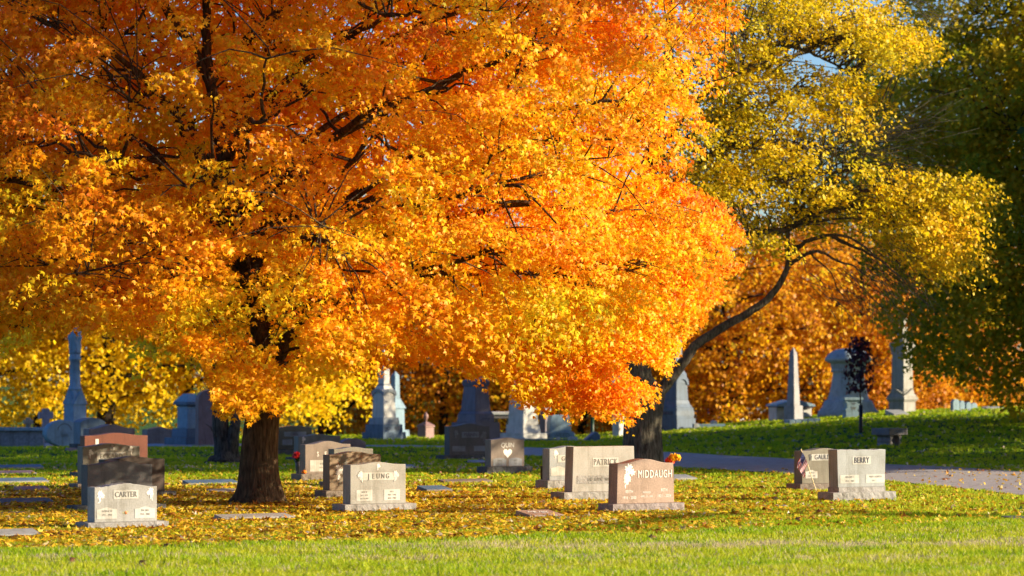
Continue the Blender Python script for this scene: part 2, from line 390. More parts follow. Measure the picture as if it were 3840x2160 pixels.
def leaf_litter():
    n = 190000
    y = 36 + 34 * rng.random(n) ** 1.15; x = (rng.random(n) * 2 - 1) * (y * .17 + .6)
    e = y - edge_y(x)
    under = np.exp(-(((x + 6.0) / 5.6) ** 2 + ((y - 45.5) / 7.5) ** 2))
    dens = 3.2 * under + .07 * np.exp(-((x - 4) / 5) ** 2) * sstep(42, 45, y) * sstep(70, 56, y) + .04
    dens *= (.18 + 1.0 * vnoise(x, y, 1.1, 6) + .6 * (vnoise(x, y, 3.1, 8) > .52)) * sstep(.0, .35, e)
    k = (rng.random(n) < dens) & ~in_road(x, y); x, y = x[k], y[k]
    parts = [(x, y, .09, .026)]
    n = 2600; t = rng.random(n) ; i = (t * 119).astype(int); f = rng.random(n) ** .7        # on the road
    q = RL[i] * (1 - f[:, None]) + RR[i] * f[:, None]; q = q + rng.normal(size=q.shape) * .15
    kk = (q[:, 1] < 66) & in_road(q[:, 0], q[:, 1]); parts.append((q[kk, 0], q[kk, 1], .085, .05))
    n = 1500; y = 66 + 34 * rng.random(n); x = (rng.random(n) * 2 - 1) * y * .168; kk = ~in_road(x, y); parts.append((x[kk], y[kk], .09, .035))   # thin scatter far off
    P = []; SZ = []; TI = []
    for (x, y, s, lift) in parts:
        n = len(x); P.append(np.stack([x, y, ground(x, y) + lift + .022 * rng.random(n)], -1)); SZ.append(s * (.5 + 1.0 * rng.random(n) ** 1.4))
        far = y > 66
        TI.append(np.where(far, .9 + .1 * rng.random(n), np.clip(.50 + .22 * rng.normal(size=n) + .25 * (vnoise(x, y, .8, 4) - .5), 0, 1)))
    P = np.concatenate(P); n = len(P)
    nr = unit(np.array([0, 0, 1.0]) + rng.normal(size=(n, 3)) * .55); tip = rng.normal(size=(n, 3))
    T = MAPLE_V.copy(); T[:, 2] *= 2.2
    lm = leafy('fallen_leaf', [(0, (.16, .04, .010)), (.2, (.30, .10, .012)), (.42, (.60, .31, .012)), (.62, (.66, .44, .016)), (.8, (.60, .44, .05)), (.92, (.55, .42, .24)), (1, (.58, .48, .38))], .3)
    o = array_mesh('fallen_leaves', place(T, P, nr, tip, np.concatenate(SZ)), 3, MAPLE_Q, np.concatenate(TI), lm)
    tag(o, kind='stuff')
leaf_litter()

# ------------------------------------------------------------------ the big maple
BARKM = bark('maple_bark', (.105, .07, .042)); BARKG = bark('grey_bark', (.135, .12, .095)); BARKD = bark('dark_bark', (.045, .035, .028))
MAPLE_STOPS = [(0, (.60, .10, .006)), (.2, (.86, .22, .008)), (.42, (.95, .36, .008)), (.62, (.96, .47, .010)), (.82, (.94, .60, .012)), (1, (.74, .64, .02))]
MAPLE_M = leafy('maple_leaf', MAPLE_STOPS, .5)
YB = np.array([(-900, 1300), (0, 1315), (80, 1310), (180, 1240), (380, 1245), (560, 1300), (740, 1345), (800, 1530), (900, 1565), (1000, 1545), (1080, 1500), (1140, 1420), (1250, 1405), (1400, 1392),
               (1620, 1365), (1780, 1440), (1860, 1430), (1960, 1530), (2200, 1560), (2370, 1595), (2470, 1500), (2540, 1350), (2620, 1230), (2700, 1160), (2790, 1040), (2890, 900)], float)
RE = np.array([(-400, 2800), (0, 2795), (150, 2765), (300, 2740), (450, 2700), (600, 2665), (700, 2650), (770, 2800), (880, 2850), (960, 2800), (1040, 2760), (1130, 2730), (1210, 2640), (1350, 2540), (1500, 2470), (1700, 2450)], float)
def under_line(P, x): 
    return np.interp(x, P[:26, 0], P[:26, 1])
def right_edge(y):
    return np.interp(y, RE[:, 0], RE[:, 1]) + 150 * (vnoise(y / 40, y / 75, 1.0, 4) - .62)
WINDOWS = [(978, 1258, 48, 68), (1085, 1300, 50, 60), (1060, 1345, 30, 40), (440, 235, 60, 50), (770, 200, 40, 120), (800, 320, 60, 40), (190, 90, 90, 40), (1330, 595, 90, 35), (1670, 300, 120, 55), (2040, 270, 28, 75),
           (2280, 350, 60, 45), (1490, 40, 100, 45), (640, 245, 50, 25), (60, 690, 60, 35), (500, 690, 40, 30), (1360, 730, 70, 40), (1690, 60, 40, 35), (930, 985, 70, 35), (1850, 985, 60, 30), (2130, 310, 40, 30), (1960, 1030, 70, 25),
           (1340, 1010, 60, 40), (330, 560, 70, 30), (1180, 900, 50, 30), (2390, 1000, 60, 40)]
def maple():
    base = at(975, 1890, 49.0); base.z = gz(base.x, base.y)
    root = empty('maple_tree', base, 0, 'huge maple in orange and gold leaf, its dark trunk among the front graves', 'tree')
    VF = ([], []); nodes = []
    d0 = 49.0
    limb(VF, nodes, [at(972, 1905, d0), at(975, 1850, d0), at(974, 1760, d0), at(978, 1650, d0), at(985, 1560, d0), at(1000, 1440, d0), at(1016, 1345, d0)], .33, .25, 22, 4, .0, .10, .50)
    limb(VF, nodes, [at(1012, 1400, d0), at(1005, 1320, d0), at(982, 1250, d0), at(965, 1150, 49.2), at(900, 900, 49.5), at(840, 600, 49.6), at(785, 300, 49.6), at(770, 60, 49.6), at(760, -300, 49.6), at(740, -900, 49.6)], .21, .04, 12, 5, .03, .07)
    limb(VF, nodes, [at(1016, 1400, d0), at(1045, 1330, 48.9), at(1098, 1243, 48.7), at(1180, 1180, 48.3), at(1370, 1105, 47.4), at(1620, 1010, 46.2), at(1850, 930, 45.4)], .125, .03, 10, 4, .03, .06)
    trunk = smooth_path([at(985, 1250, d0), at(900, 900, 49.5), at(785, 300, 49.6), at(760, -300, 49.6)], 8)
    C = Vector((-4.0, 49, 6))
    for (px, py, pd, r, i0) in [(440, 260, 47.6, .10, 6), (170, 90, 46, .09, 10), (60, 1230, 45.5, .10, 2), (-300, 700, 47, .1, 6), (1340, 600, 44.8, .11, 4), (1680, 330, 45.0, .12, 7), (2060, 180, 46.5, .12, 9), (2350, 380, 48, .11, 6),
                                (1480, 60, 44.5, .1, 12), (1950, 700, 45.2, .10, 3), (2300, 800, 47.5, .1, 4), (2500, 500, 50, .1, 6), (2200, 1100, 49, .1, 1), (700, 700, 43.6, .09, 6), (300, 600, 44.2, .09, 7), (1000, 450, 43.2, .09, 9),
                                (500, 300, 53, .1, 9), (1500, 400, 54, .1, 9), (2200, 0, 51, .1, 13), (1800, -300, 49, .1, 16), (200, -300, 49, .1, 16), (1100, 200, 55, .1, 12), (0, 400, 53, .1, 9), (640, 1020, 44.5, .08, 3), (1250, 930, 43.4, .08, 3)]:
        s = trunk[min(i0, len(trunk) - 1)]; e = at(px, py, pd); m1 = s.lerp(e, .35) + Vector((0, 0, .5)); m2 = s.lerp(e, .72) + Vector((random.uniform(-.3, .3), random.uniform(-.3, .3), .45))
        P = limb(VF, nodes, [s, m1, m2, e], r, .022, 8, 4, .06, .05)
        for k in range(5):                                        # side boughs
            q = P[random.randint(5, len(P) - 2)]; dr = Vector((random.uniform(-1, 1), random.uniform(-1, 1), random.uniform(-.1, .6))).normalized()
            limb(VF, nodes, [q, q + dr * .6, q + dr * 1.3 + Vector((0, 0, .1)), q + dr * random.uniform(1.6, 2.4)], .035, .01, 5, 3, .05)
    c, out = sprays_ellipsoid((-4.0, 49.2, 6.6), (8.2, 7.9, 7.4), 4300, .36, .22, 3, .6)
    # low skirt of hanging boughs along the near rim
    n = 520; th = rng.uniform(math.pi, 2 * math.pi, n); rr = rng.uniform(.72, 1.0, n)
    c2 = np.stack([-4.0 + 8.0 * rr * np.cos(th), 49.2 + 7.6 * rr * np.sin(th), rng.uniform(1.2, 4.2, n)], -1); o2 = unit(c2 - np.array([-4, 49.2, 3.5]))
    # the boughs hanging in front of the trunk
    c3 = np.array([tuple(at(rng.uniform(800, 1080), rng.uniform(1360, 1555), rng.uniform(46.6, 48.3))) for _ in range(26)]); o3 = np.tile(np.array([[-.1, -.9, -.3]]), (26, 1))
    c4 = np.array([tuple(at(bx + rx * math.cos(q) * r, by + ry * math.sin(q) * r, rng.uniform(50.5, 53.5))) for bx, by, rx, ry, n4 in ((2750, 800, 150, 190, 36), (2660, 1080, 110, 110, 20), (2580, 1190, 80, 80, 12)) for q, r in zip(rng.random(n4) * 6.28, np.sqrt(rng.random(n4)))])
    o4 = np.tile(np.array([[.75, -.5, .1]]), (len(c4), 1))
    c = np.concatenate([c, c2, c3, c4]); out = np.concatenate([out, o2, o3, o4])
    c[:, 1] = np.where((c[:, 0] > -1.5) & (c[:, 2] < 2.7) & (c[:, 1] < 47.3), 47.3 + (47.3 - c[:, 1]) * .3, c[:, 1])
    x, y = proj(c); k = (y < under_line(YB, x) - 25) & (x < right_edge(y) - 40) & (x > -1500) & (y > -1500)
    gap = np.array([mnoise.noise(Vector((p[0] * .62, p[1] * .62, p[2] * 1.15))) for p in c]) + .35 * np.array([mnoise.noise(Vector((p[0] * 1.5 + 7, p[1] * 1.5, p[2] * 2.4))) for p in c])
    k &= (gap > -.25) | (rng.random(len(c)) < .14) | (c[:, 1] > 51)
    c, out = c[k], out[k]
    twigs(VF, nodes, c[::2], .02, .004, .8)
    tr = mesh_obj('trunk', VF[0], VF[1], BARKM, root, True); shift(tr, base)
    x, y = proj(c)
    t0 = .61 + .42 * (vnoise(x / 520, y / 420, 1.6, 2) - .5) + .40 * (vnoise(x / 190, y / 170, 1.3, 8) - .5) + rng.normal(size=len(c)) * .07
    t0 += .34 * np.exp(-(((x - 2060) / 190) ** 2 + ((y - 1080) / 130) ** 2)) - .27 * sstep(2450, 2720, x) - .10 * sstep(700, 200, x) * sstep(900, 300, y) + .14 * sstep(900, 1250, y) * sstep(1700, 900, x)
    def acc(p):
        x, y = proj(p); k = (y < under_line(YB, x) + 70 * (vnoise(x / 38, x / 75, 1.0, 6) - .6) + rng.normal(size=len(x)) * 16) & (x < right_edge(y) + rng.normal(size=len(x)) * 16)
        for (wx, wy, rx, ry) in WINDOWS:
            q = ((x - wx) / rx) ** 2 + ((y - wy) / ry) ** 2
            k &= ~((q < 1 + .35 * rng.normal(size=len(x))) & (p[:, 1] < 48.6))
        k &= ~(((x - 2425) / 92) ** 2 + ((y - 1402 - .42 * (x - 2425)) / 40) ** 2 < 1 + .3 * rng.normal(size=len(x)))
        return k
    far = ((c[:, 1] > 52) & (x < 2500) & (y < 1200)) | (y < -250)
    a = leaves_on(c[~far], out[~far], 150, .56, .045, .088, t0[~far], .11, acc, .95, .35, .7, .5, .4)
    b = leaves_on(c[far], out[far], 50, .65, .07, .165, t0[far], .09, acc)
    data = [np.concatenate([u, v]) for u, v in zip(a, b)]
    data[0] = data[0] - np.array(base)
    print('maple leaves', len(data[0]))
    crown('crown', data, MAPLE_V, MAPLE_Q, MAPLE_M, root)
maple()

# ------------------------------------------------------------------ yellow tree behind (the right-hand grey trunk)
def elm():
    D = 66.0
    base = at(2412, 1768, D); base.z = gz(base.x, base.y)
    root = empty('shade_tree', base, 0, 'tall yellow leaved tree with thick grey trunk and long bare limb over the road', 'tree')
    VF = ([], []); nodes = []
    def px(P, d=D): return [at(x, y, d + (q[0] if q else 0)) for (x, y, *q) in P]
    limb(VF, nodes, px([(2410, 1785), (2411, 1740), (2413, 1680), (2412, 1600), (2420, 1520), (2430, 1450)]), .42, .40, 22, 4, 0, .08, .3)
    limb(VF, nodes, px([(2432, 1500), (2400, 1420), (2372, 1350), (2340, 1230), (2330, 1000), (2400, 700), (2480, 400), (2520, 0), (2540, -500)]), .34, .06, 14, 5, .02, .06)
    def z4(P): return [(2560 + x / 2.0125, 600 + y / 2.0125) for x, y in P]
    def z3(P): return [(2560 + x / 2.0125, y / 2.0125) for x, y in P]
    limb(VF, [], px([(2440, 1490), (2490, 1450), (2535, 1392), (2580, 1335)] + z4([(110, 1390), (320, 1250), (480, 1165), (640, 1050), (740, 920), (795, 790), (790, 690), (800, 540), (822, 420)])), .15, .035, 12, 4, .01, .05)
    tips = []; bare = []
    for r0, r1, P in [(.055, .012, z4([(822, 420), (880, 280), (940, 150), (1000, 40), (1060, -80)])), (.05, .012, z4([(830, 415), (930, 320), (1060, 210), (1190, 150), (1320, 40), (1400, -60)])), (.03, .008, z4([(822, 420), (790, 280), (760, 130), (740, -20)])),
                      (.06, .012, z4([(800, 710), (880, 650), (980, 595), (1130, 570), (1260, 585), (1400, 680), (1560, 810), (1680, 930)])), (.05, .01, z4([(1130, 575), (1250, 640), (1400, 700), (1520, 780), (1640, 880)])),
                      (.05, .01, z4([(808, 785), (880, 740), (950, 700), (1050, 695), (1160, 760), (1290, 800), (1400, 880), (1500, 930)])), (.025, .006, z4([(960, 690), (1030, 770), (1120, 850), (1160, 970), (1240, 1050)])),
                      (.02, .006, z4([(800, 640), (860, 650), (910, 740), (940, 850)]))]:
        Pn = limb(VF, bare, px([(x, y, -.3 * i) for i, (x, y) in enumerate(P)]), r0, r1, 8, 4, .02); tips.append(Pn)
    lean = [(.085, .03, z4([(430, 565), (600, 550), (780, 525), (900, 460), (1010, 405), (1120, 378), (1250, 372), (1400, 420), (1560, 480)])), (.06, .015, z4([(1010, 405), (1120, 340), (1300, 250), (1450, 200), (1560, 120)])),
            (.085, .04, z3([(380, 560), (480, 520), (600, 470), (760, 365), (930, 310), (1100, 330), (1320, 258)])), (.06, .025, z3([(480, 545), (620, 510), (760, 440), (900, 400), (1050, 345)])),
            (.07, .025, z3([(400, 320), (480, 240), (560, 150), (680, 105), (800, 98), (1000, 30), (1100, -40)])), (.05, .02, z3([(470, 345), (600, 345), (760, 335), (900, 370), (1030, 430), (1180, 500), (1300, 600)])),
            (.05, .02, z3([(320, 890), (420, 770), (500, 640), (600, 590), (690, 560)])), (.06, .025, z3([(220, 1160), (380, 1110), (560, 1100), (720, 1080), (860, 1100), (1000, 1120), (1140, 1090), (1300, 1060), (1480, 1030)])),
            (.06, .025, z3([(780, 1390), (900, 1330), (1050, 1310), (1200, 1290), (1340, 1240)])), (.04, .015, z3([(900, 1440), (960, 1300), (1060, 1170), (1150, 1130)])), (.05, .015, z3([(420, 780), (600, 800), (760, 730), (900, 640)]))]
    for r0, r1, P in lean:
        j = random.uniform(-1.5, 1.5)
        limb(VF, nodes, px([(x, y, j + .15 * i) for i, (x, y) in enumerate(P)]), r0, r1, 8, 4, .02)
    # connect the crown's boughs back to the stem, behind the maple
    for (xa, ya, xb, yb) in [(2340, 1200, 2775, 880), (2335, 950, 2670, 575), (2420, 640, 2740, 270), (2490, 350, 2760, 160), (2400, 700, 2720, 440)]:
        limb(VF, nodes, px([(xa, ya), ((xa + xb) / 2, (ya + yb) / 2 - 40), (xb, yb)]), .10, .06, 8, 4, .02)
    # fine bare twigs
    for (x0, y0, a0, a1, ln, n) in [(3250, 525, -35, 5, 330, 60), (3150, 560, -25, 15, 300, 40), (3330, 880, 15, 60, 240, 34), (3250, 1000, 20, 60, 260, 40), (3380, 1030, 25, 75, 200, 34), (3120, 1060, 10, 60, 190, 26), (3400, 30, 0, 60, 260, 24), (3180, 1130, 30, 90, 150, 18), (2990, 620, -60, -20, 150, 14)]:
        for _ in range(n):
            a = R(random.uniform(a0, a1)); l = ln * random.uniform(.4, 1.1); xs = x0 + random.uniform(-90, 90); ys = y0 + random.uniform(-60, 60); dd = random.uniform(-2, 1.5); bend = random.uniform(-.25, .35)
            tube(VF, px([(xs, ys, dd), (xs + math.cos(a) * l * .5, ys + math.sin(a) * l * .5, dd), (xs + math.cos(a + bend) * l, ys + math.sin(a + bend) * l, dd - .2)]), [.009, .006, .003], 3)
    blobs = [(2850, 60, 260, 150, 60), (3120, 50, 240, 110, 50), (3300, 120, 190, 80, 34), (3420, 150, 60, 40, 10), (2830, 340, 200, 140, 44), (2760, 230, 130, 120, 22), (2800, 600, 230, 170, 60), (3140, 400, 170, 110, 30), (3260, 690, 260, 120, 34), (3430, 790, 230, 150, 62),
             (3560, 880, 130, 100, 28), (2700, 720, 150, 140, 30), (2960, 560, 130, 100, 20), (3600, 720, 110, 90, 20), (3050, 760, 160, 90, 22), (3330, 210, 80, 40, 10), (2720, 460, 110, 110, 16), (2900, 880, 120, 60, 10), (3120, 300, 120, 70, 12),
             (2300, 300, 500, 500, 120), (2450, 900, 260, 260, 50), (3500, 960, 110, 60, 14)]
    cs = []
    for (bx, by, rx, ry, n) in blobs:
        a = rng.random(n) * 2 * np.pi; r = np.sqrt(rng.random(n))
        for q, s in zip(np.concatenate([a, a + 2.1])[:int(n * 1.55)], np.concatenate([r, r[::-1]])): cs.append(tuple(at(bx + math.cos(q) * s * rx, by + math.sin(q) * s * ry, D + rng.normal() * 2.0)))
    c = np.array(cs); out = unit(c - np.array([3.5, 66, 4.0]))
    twigs(VF, nodes, c, .018, .004, .9, 3.0)
    shift(mesh_obj('trunk', VF[0], VF[1], BARKG, root, True), base)
    x, y = proj(c); t0 = .55 + .35 * (vnoise(x / 200, y / 160, 1.4, 3) - .5) + .15 * sstep(3200, 3600, x) + rng.normal(size=len(c)) * .06
    ym = leafy('yellow_leaf', [(0, (.24, .25, .008)), (.3, (.50, .42, .010)), (.55, (.72, .53, .010)), (.8, (.84, .55, .011)), (1, (.86, .45, .012))], .52)
    data = list(leaves_on(c, out, 66, .50, .06, .078, t0, .12, None, .7, .4, .8, .45))
    data[0] = data[0] - np.array(base)
    crown('crown', data, RHOMB_V * np.array([1.25, 1, 1]), RHOMB_Q, ym, root)
elm()

# ------------------------------------------------------------------ trees further off
GREEN_M = leafy('dark_green_leaf', [(0, (.030, .050, .008)), (.35, (.075, .115, .010)), (.6, (.14, .20, .012)), (.8, (.30, .24, .015)), (1, (.50, .30, .02))], .4)
OLIVE_M = leafy('olive_leaf', [(0, (.06, .09, .006)), (.3, (.18, .22, .008)), (.55, (.33, .33, .010)), (.8, (.50, .40, .012)), (1, (.65, .46, .02))], .6)
YEL_M = leafy('far_yellow_leaf', [(0, (.40, .28, .012)), (.35, (.82, .54, .012)), (.65, (.96, .66, .014)), (1, (.94, .76, .02))], .6)
ORA_M = leafy('far_orange_leaf', [(0, (.28, .07, .008)), (.3, (.56, .20, .008)), (.55, (.78, .36, .010)), (.8, (.90, .56, .012)), (1, (.66, .58, .02))], .52)
def big_tree(name, label, X, Y, height, rad, crown_lo, nspray, per, leaf, mat, t_mean, t_var, trunk_r, group=None, acc=None, barkm=None, shape=1.0, sr=.85, seedv=0, droop=.5):
    z0 = gz(X, Y); root = empty(name, (X, Y, z0), 0, label, 'tree', group)
    VF = ([], []); nodes = []
    limb(VF, nodes, [(0, 0, -.15), (0, 0, .8), (.1, 0, height * .3), (-.1, .1, height * .62), (0, 0, height * .93)], trunk_r, trunk_r * .15, 12, 5, .03, .08, .5)
    zc = (crown_lo + height) / 2; rz = (height - crown_lo) / 2
    for k in range(16):
        t = .18 + .75 * k / 16; a = k * 2.4; l = rad * .8 * math.sin(math.pi * min(.95, .25 + .7 * t)); s = Vector((0, 0, height * t))
        d = Vector((math.cos(a), math.sin(a), 0)); limb(VF, nodes, [s, s + d * l * .5 + Vector((0, 0, .5)), s + d * l + Vector((0, 0, .5))], trunk_r * .38 * (1 - .6 * t), .02, 6, 3, .06)
    c, out = sprays_ellipsoid((0, 0, zc), (rad, rad, rz), nspray, .45, .55, seedv)
    if shape != 1.0: f = 1 - shape * ((c[:, 2] - crown_lo) / (height - crown_lo)); c[:, :2] *= f[:, None]
    W0 = np.array([X, Y, z0])
    if acc is not None: k = acc(c + W0); c, out = c[k], out[k]
    twigs(VF, nodes, c[::4], .03, .01, .7, 4)
    mesh_obj('trunk', VF[0], VF[1], barkm or BARKD, root, True)
    t0 = t_mean + t_var * (vnoise(c[:, 0], c[:, 2] + c[:, 1] * .6, .9, seedv) - .5) + rng.normal(size=len(c)) * .08
    data = leaves_on(c, out, per, sr, .10, leaf, t0, .12, (lambda p: acc(p + W0)) if acc is not None else None, .7, .5, .85, droop)
    crown('crown', data, RHOMB_V * np.array([1.3, 1, 1]), RHOMB_Q, mat, root)
    return root
GB = np.array([(3000, 200), (3150, 560), (3230, 1100), (3300, 1240), (3400, 1380), (3480, 1420), (3560, 1400), (3640, 1450), (3700, 1500), (3790, 1560), (3840, 1640), (4000, 1640), (4400, 1600)], float)
def acc_green(p):
    x, y = proj(p); return (y < np.interp(x, GB[:, 0], GB[:, 1]) + rng.normal(size=len(x)) * 22) & (x > 3190)
big_tree('weeping_tree', 'dark olive green tree whose drooping branches hang over the right side of the hill', (3990 - CX) * 89 / F, 89, 15, 6.0, .3, 2300, 66, .135, OLIVE_M, .78, .7, .42, None, acc_green, None, 1.0, .8, 2, .9)
def px_tree(x, d, **k): return dict(X=(x - CX) * d / F, Y=d, **k)
FAR = 'autumn trees beyond the graves'
def far_tree(x, d, h, r, lo, mat, tm, tv, label, seedv, ns=340, per=72, leaf=.145, tr=.3, shape=1.0):
    return big_tree('autumn_tree', label, (x - CX) * d / F, d, h, r, lo, ns, per, leaf, mat, tm, tv, tr, FAR, None, None, shape, 1.0, seedv)
far_tree(-120, 104, 10, 4.4, .4, YEL_M, .5, .5, 'yellow tree at the left margin behind the low stone wall', 1)
far_tree(400, 105, 10.5, 4.6, 1.4, YEL_M, .55, .5, 'bright yellow tree with a thick dark trunk just right of the tall column', 4, tr=.42)
far_tree(150, 112, 10, 5, .2, YEL_M, .45, .5, 'deep yellow tree directly behind the tall column monument', 5)
far_tree(700, 109, 11, 5.2, .3, YEL_M, .55, .5, 'yellow tree standing behind the capped blue tomb', 6)
far_tree(1010, 107, 10, 4.0, .2, YEL_M, .62, .5, 'greenish yellow tree seen just right of the maple trunk', 7)
far_tree(1215, 121, 11, 4.2, 1.9, ORA_M, .45, .6, 'brown orange tree with a dark double trunk left of the white monument', 8, tr=.45)
far_tree(1380, 129, 11, 5, .2, ORA_M, .45, .7, 'orange brown tree right behind the white arched monument', 9)
far_tree(1660, 120, 11, 4.8, .2, ORA_M, .42, .7, 'russet tree behind the pink urn pedestal', 10)
far_tree(1890, 140, 9, 3.6, .0, YEL_M, .8, .3, 'clear yellow tree between the mauve monument and white shaft', 11)
far_tree(2180, 122, 11, 5, .2, ORA_M, .5, .6, 'amber tree behind the dark green post', 12)
far_tree(2480, 128, 11, 5, .2, ORA_M, .45, .5, 'orange tree hidden partly by the grey trunk', 13)
far_tree(2720, 120, 10, 4.6, .6, ORA_M, .52, .5, 'golden orange tree right of the blue arched monument', 14)
far_tree(2990, 130, 11, 5, .3, ORA_M, .42, .5, 'russet orange tree behind the obelisk', 15)
far_tree(3240, 122, 9.6, 4.4, .2, ORA_M, .40, .5, 'reddish orange tree behind the bell shaped monument', 16)
far_tree(3500, 128, 10, 4.6, .2, ORA_M, .45, .6, 'copper tree behind the four small white tablets', 17)
far_tree(3780, 134, 10, 5, .2, ORA_M, .42, .6, 'orange tree glimpsed beneath the weeping branches', 18)
big_tree('conifer_tree', 'dark green conifer rising behind the yellow boughs in the upper right', (3230 - CX) * 138 / F, 138, 20, 5.0, 4, 330, 60, .17, GREEN_M, .3, .3, .4, None, None, None, .75, 1.0, 21, .8)
# trees standing beyond the right edge of the picture; they shade the hill, the road and the far graves
SH = 'green trees right of the road'
for i, (X, Y, h, r) in enumerate([(20, 67, 13, 5.0), (25, 74, 15, 6.0), (20, 82, 14, 5.2), (32, 70, 15, 6), (33, 82, 16, 6.0)]):
    big_tree('roadside_tree', 'leafy green tree standing in the row right of the road', X, Y, h, r, 1.6, 230, 50, .30, GREEN_M, .45, .4, .3, SH, None, None, 1.0, 1.2, 30 + i)

big_tree('roadside_tree', 'very tall green tree added out of view right of the lawn to shade the maple', 26, 43, 26, 7.0, 15.0, 170, 55, .32, GREEN_M, .45, .4, .4, None, None, None, 1.0, 1.3, 41)  # added unseen; high crown shaped to darken the upper left of the maple

# ------------------------------------------------------------------ stone shapes
COSA, SINA = math.cos(R(29)), math.sin(R(29))
def rot2(v, a): return Vector((v[0] * math.cos(a) - v[1] * math.sin(a), v[0] * math.sin(a) + v[1] * math.cos(a), v[2] if len(v) > 2 else 0))
def slab_bm(outline, y0, y1, bev=.006):
    """outline (x,z) extruded from y0 (front) to y1"""
    bm = bmesh.new(); f = [bm.verts.new((x, y0, z)) for x, z in outline]; b = [bm.verts.new((x, y1, z)) for x, z in outline]; n = len(outline)
    bm.faces.new(f); bm.faces.new(b[::-1])
    for i in range(n): bm.faces.new((f[i], b[i], b[(i + 1) % n], f[(i + 1) % n]))
    bmesh.ops.recalc_face_normals(bm, faces=bm.faces[:])
    if bev:
        bm.edges.ensure_lookup_table()
        ed = [e for e in bm.edges if len(e.link_faces) == 2 and e.calc_face_angle(0) > .6]
        bmesh.ops.bevel(bm, geom=ed, offset=bev, segments=2, affect='EDGES', profile=.6)
    return bm
def box_bm(x0, x1, y0, y1, z0, z1, bev=.005):
    return slab_bm([(x0, z0), (x1, z0), (x1, z1), (x0, z1)], y0, y1, bev)
def rough_box_bm(x0, x1, y0, y1, z0, z1, amp=.014, seed=0, cell=.035, top=False):
    """box with rock-pitched sides"""
    bm = bmesh.new(); n = [max(2, int((b - a) / cell)) for a, b in ((x0, x1), (y0, y1), (z0, z1))]; lo = (x0, y0, z0); hi = (x1, y1, z1)
    pts = {}
    def v(i, j, k):
        if (i, j, k) not in pts:
            p = Vector([lo[q] + (hi[q] - lo[q]) * t / n[q] for q, t in enumerate((i, j, k))]); o = Vector((0, 0, 0))
            nz = mnoise.noise(p * 9 + Vector((seed * 7.1, 0, 0))) + .6 * mnoise.noise(p * 22 + Vector((seed * 3.3, 5, 0)))
            edge = 1.0 if 0 < k < n[2] else .4
            if i in (0, n[0]): o.x = (1 if i else -1) * amp * nz * edge
            if j in (0, n[1]): o.y = (1 if j else -1) * amp * nz * edge
            if top and k == n[2]: o.z = amp * nz * .7
            pts[i, j, k] = bm.verts.new(p + o)
        return pts[i, j, k]
    for a, b, c in ((0, 1, 2), (1, 2, 0), (2, 0, 1)):
        for s in (0, n[c]):
            for i in range(n[a]):
                for j in range(n[b]):
                    q = []
                    for di, dj in ((0, 0), (1, 0), (1, 1), (0, 1)):
                        t = [0, 0, 0]; t[a] = i + di; t[b] = j + dj; t[c] = s; q.append(v(*t))
                    bm.faces.new(q if s else q[::-1])
    return bm
def top_outline(w, h, rise, kind, seed=0, taper=0.0, n=28):
    hw = w / 2; pts = [(-hw - taper, 0), (hw + taper, 0)]
    for i in range(n + 1):
        x = hw - w * i / n; t = x / hw
        if kind == 'serp': z = rise * (.5 + .5 * math.cos(math.pi * min(1, abs(t) / .82)))
        elif kind == 'oval': z = rise * (1 - t * t)
        elif kind == 'round': z = rise * math.sqrt(max(0, 1 - t * t))
        elif kind == 'rough': z = rise * (.5 + .8 * mnoise.noise(Vector((x * 6 + seed, seed, 0))) + .35 * mnoise.noise(Vector((x * 19 + seed, 3, 0))))
        elif kind == 'rserp': z = rise * (.5 + .5 * math.cos(math.pi * min(1, abs(t) / .9))) + .012 * mnoise.noise(Vector((x * 22 + seed, 3, 0)))
        else: z = 0
        if kind == 'flat' and i not in (0, n): continue
        pts.append((x, h + z))
    return pts
def lettering(txt, u, v, size, mat, parent, y, sx=.8, name='lettering', rz=0, depth=.0025):
    cu = bpy.data.curves.new(name, 'FONT'); cu.body = txt; cu.size = size; cu.align_x = 'CENTER'; cu.align_y = 'CENTER'; cu.extrude = depth; cu.space_character = 1.0 + max(0, .9 - sx) * .6; cu.resolution_u = 3
    cu.materials.append(mat)
    o = link(bpy.data.objects.new(name, cu), parent); o.location = (u, y - depth * 1.2, v); o.rotation_euler = (R(90), 0, 0); o.scale = (sx, 1, 1); return o
def panel(u, v, w, h, mat, parent, y, name='name_panel', kind='flat', t=.004):
    bm = slab_bm([(x + u, z + v - h / 2) for x, z in top_outline(w, h * (.82 if kind != 'flat' else 1), h * .18, kind, n=14)], y - t, y + .002, 0)
    return bm_obj(name, bm, mat, parent)
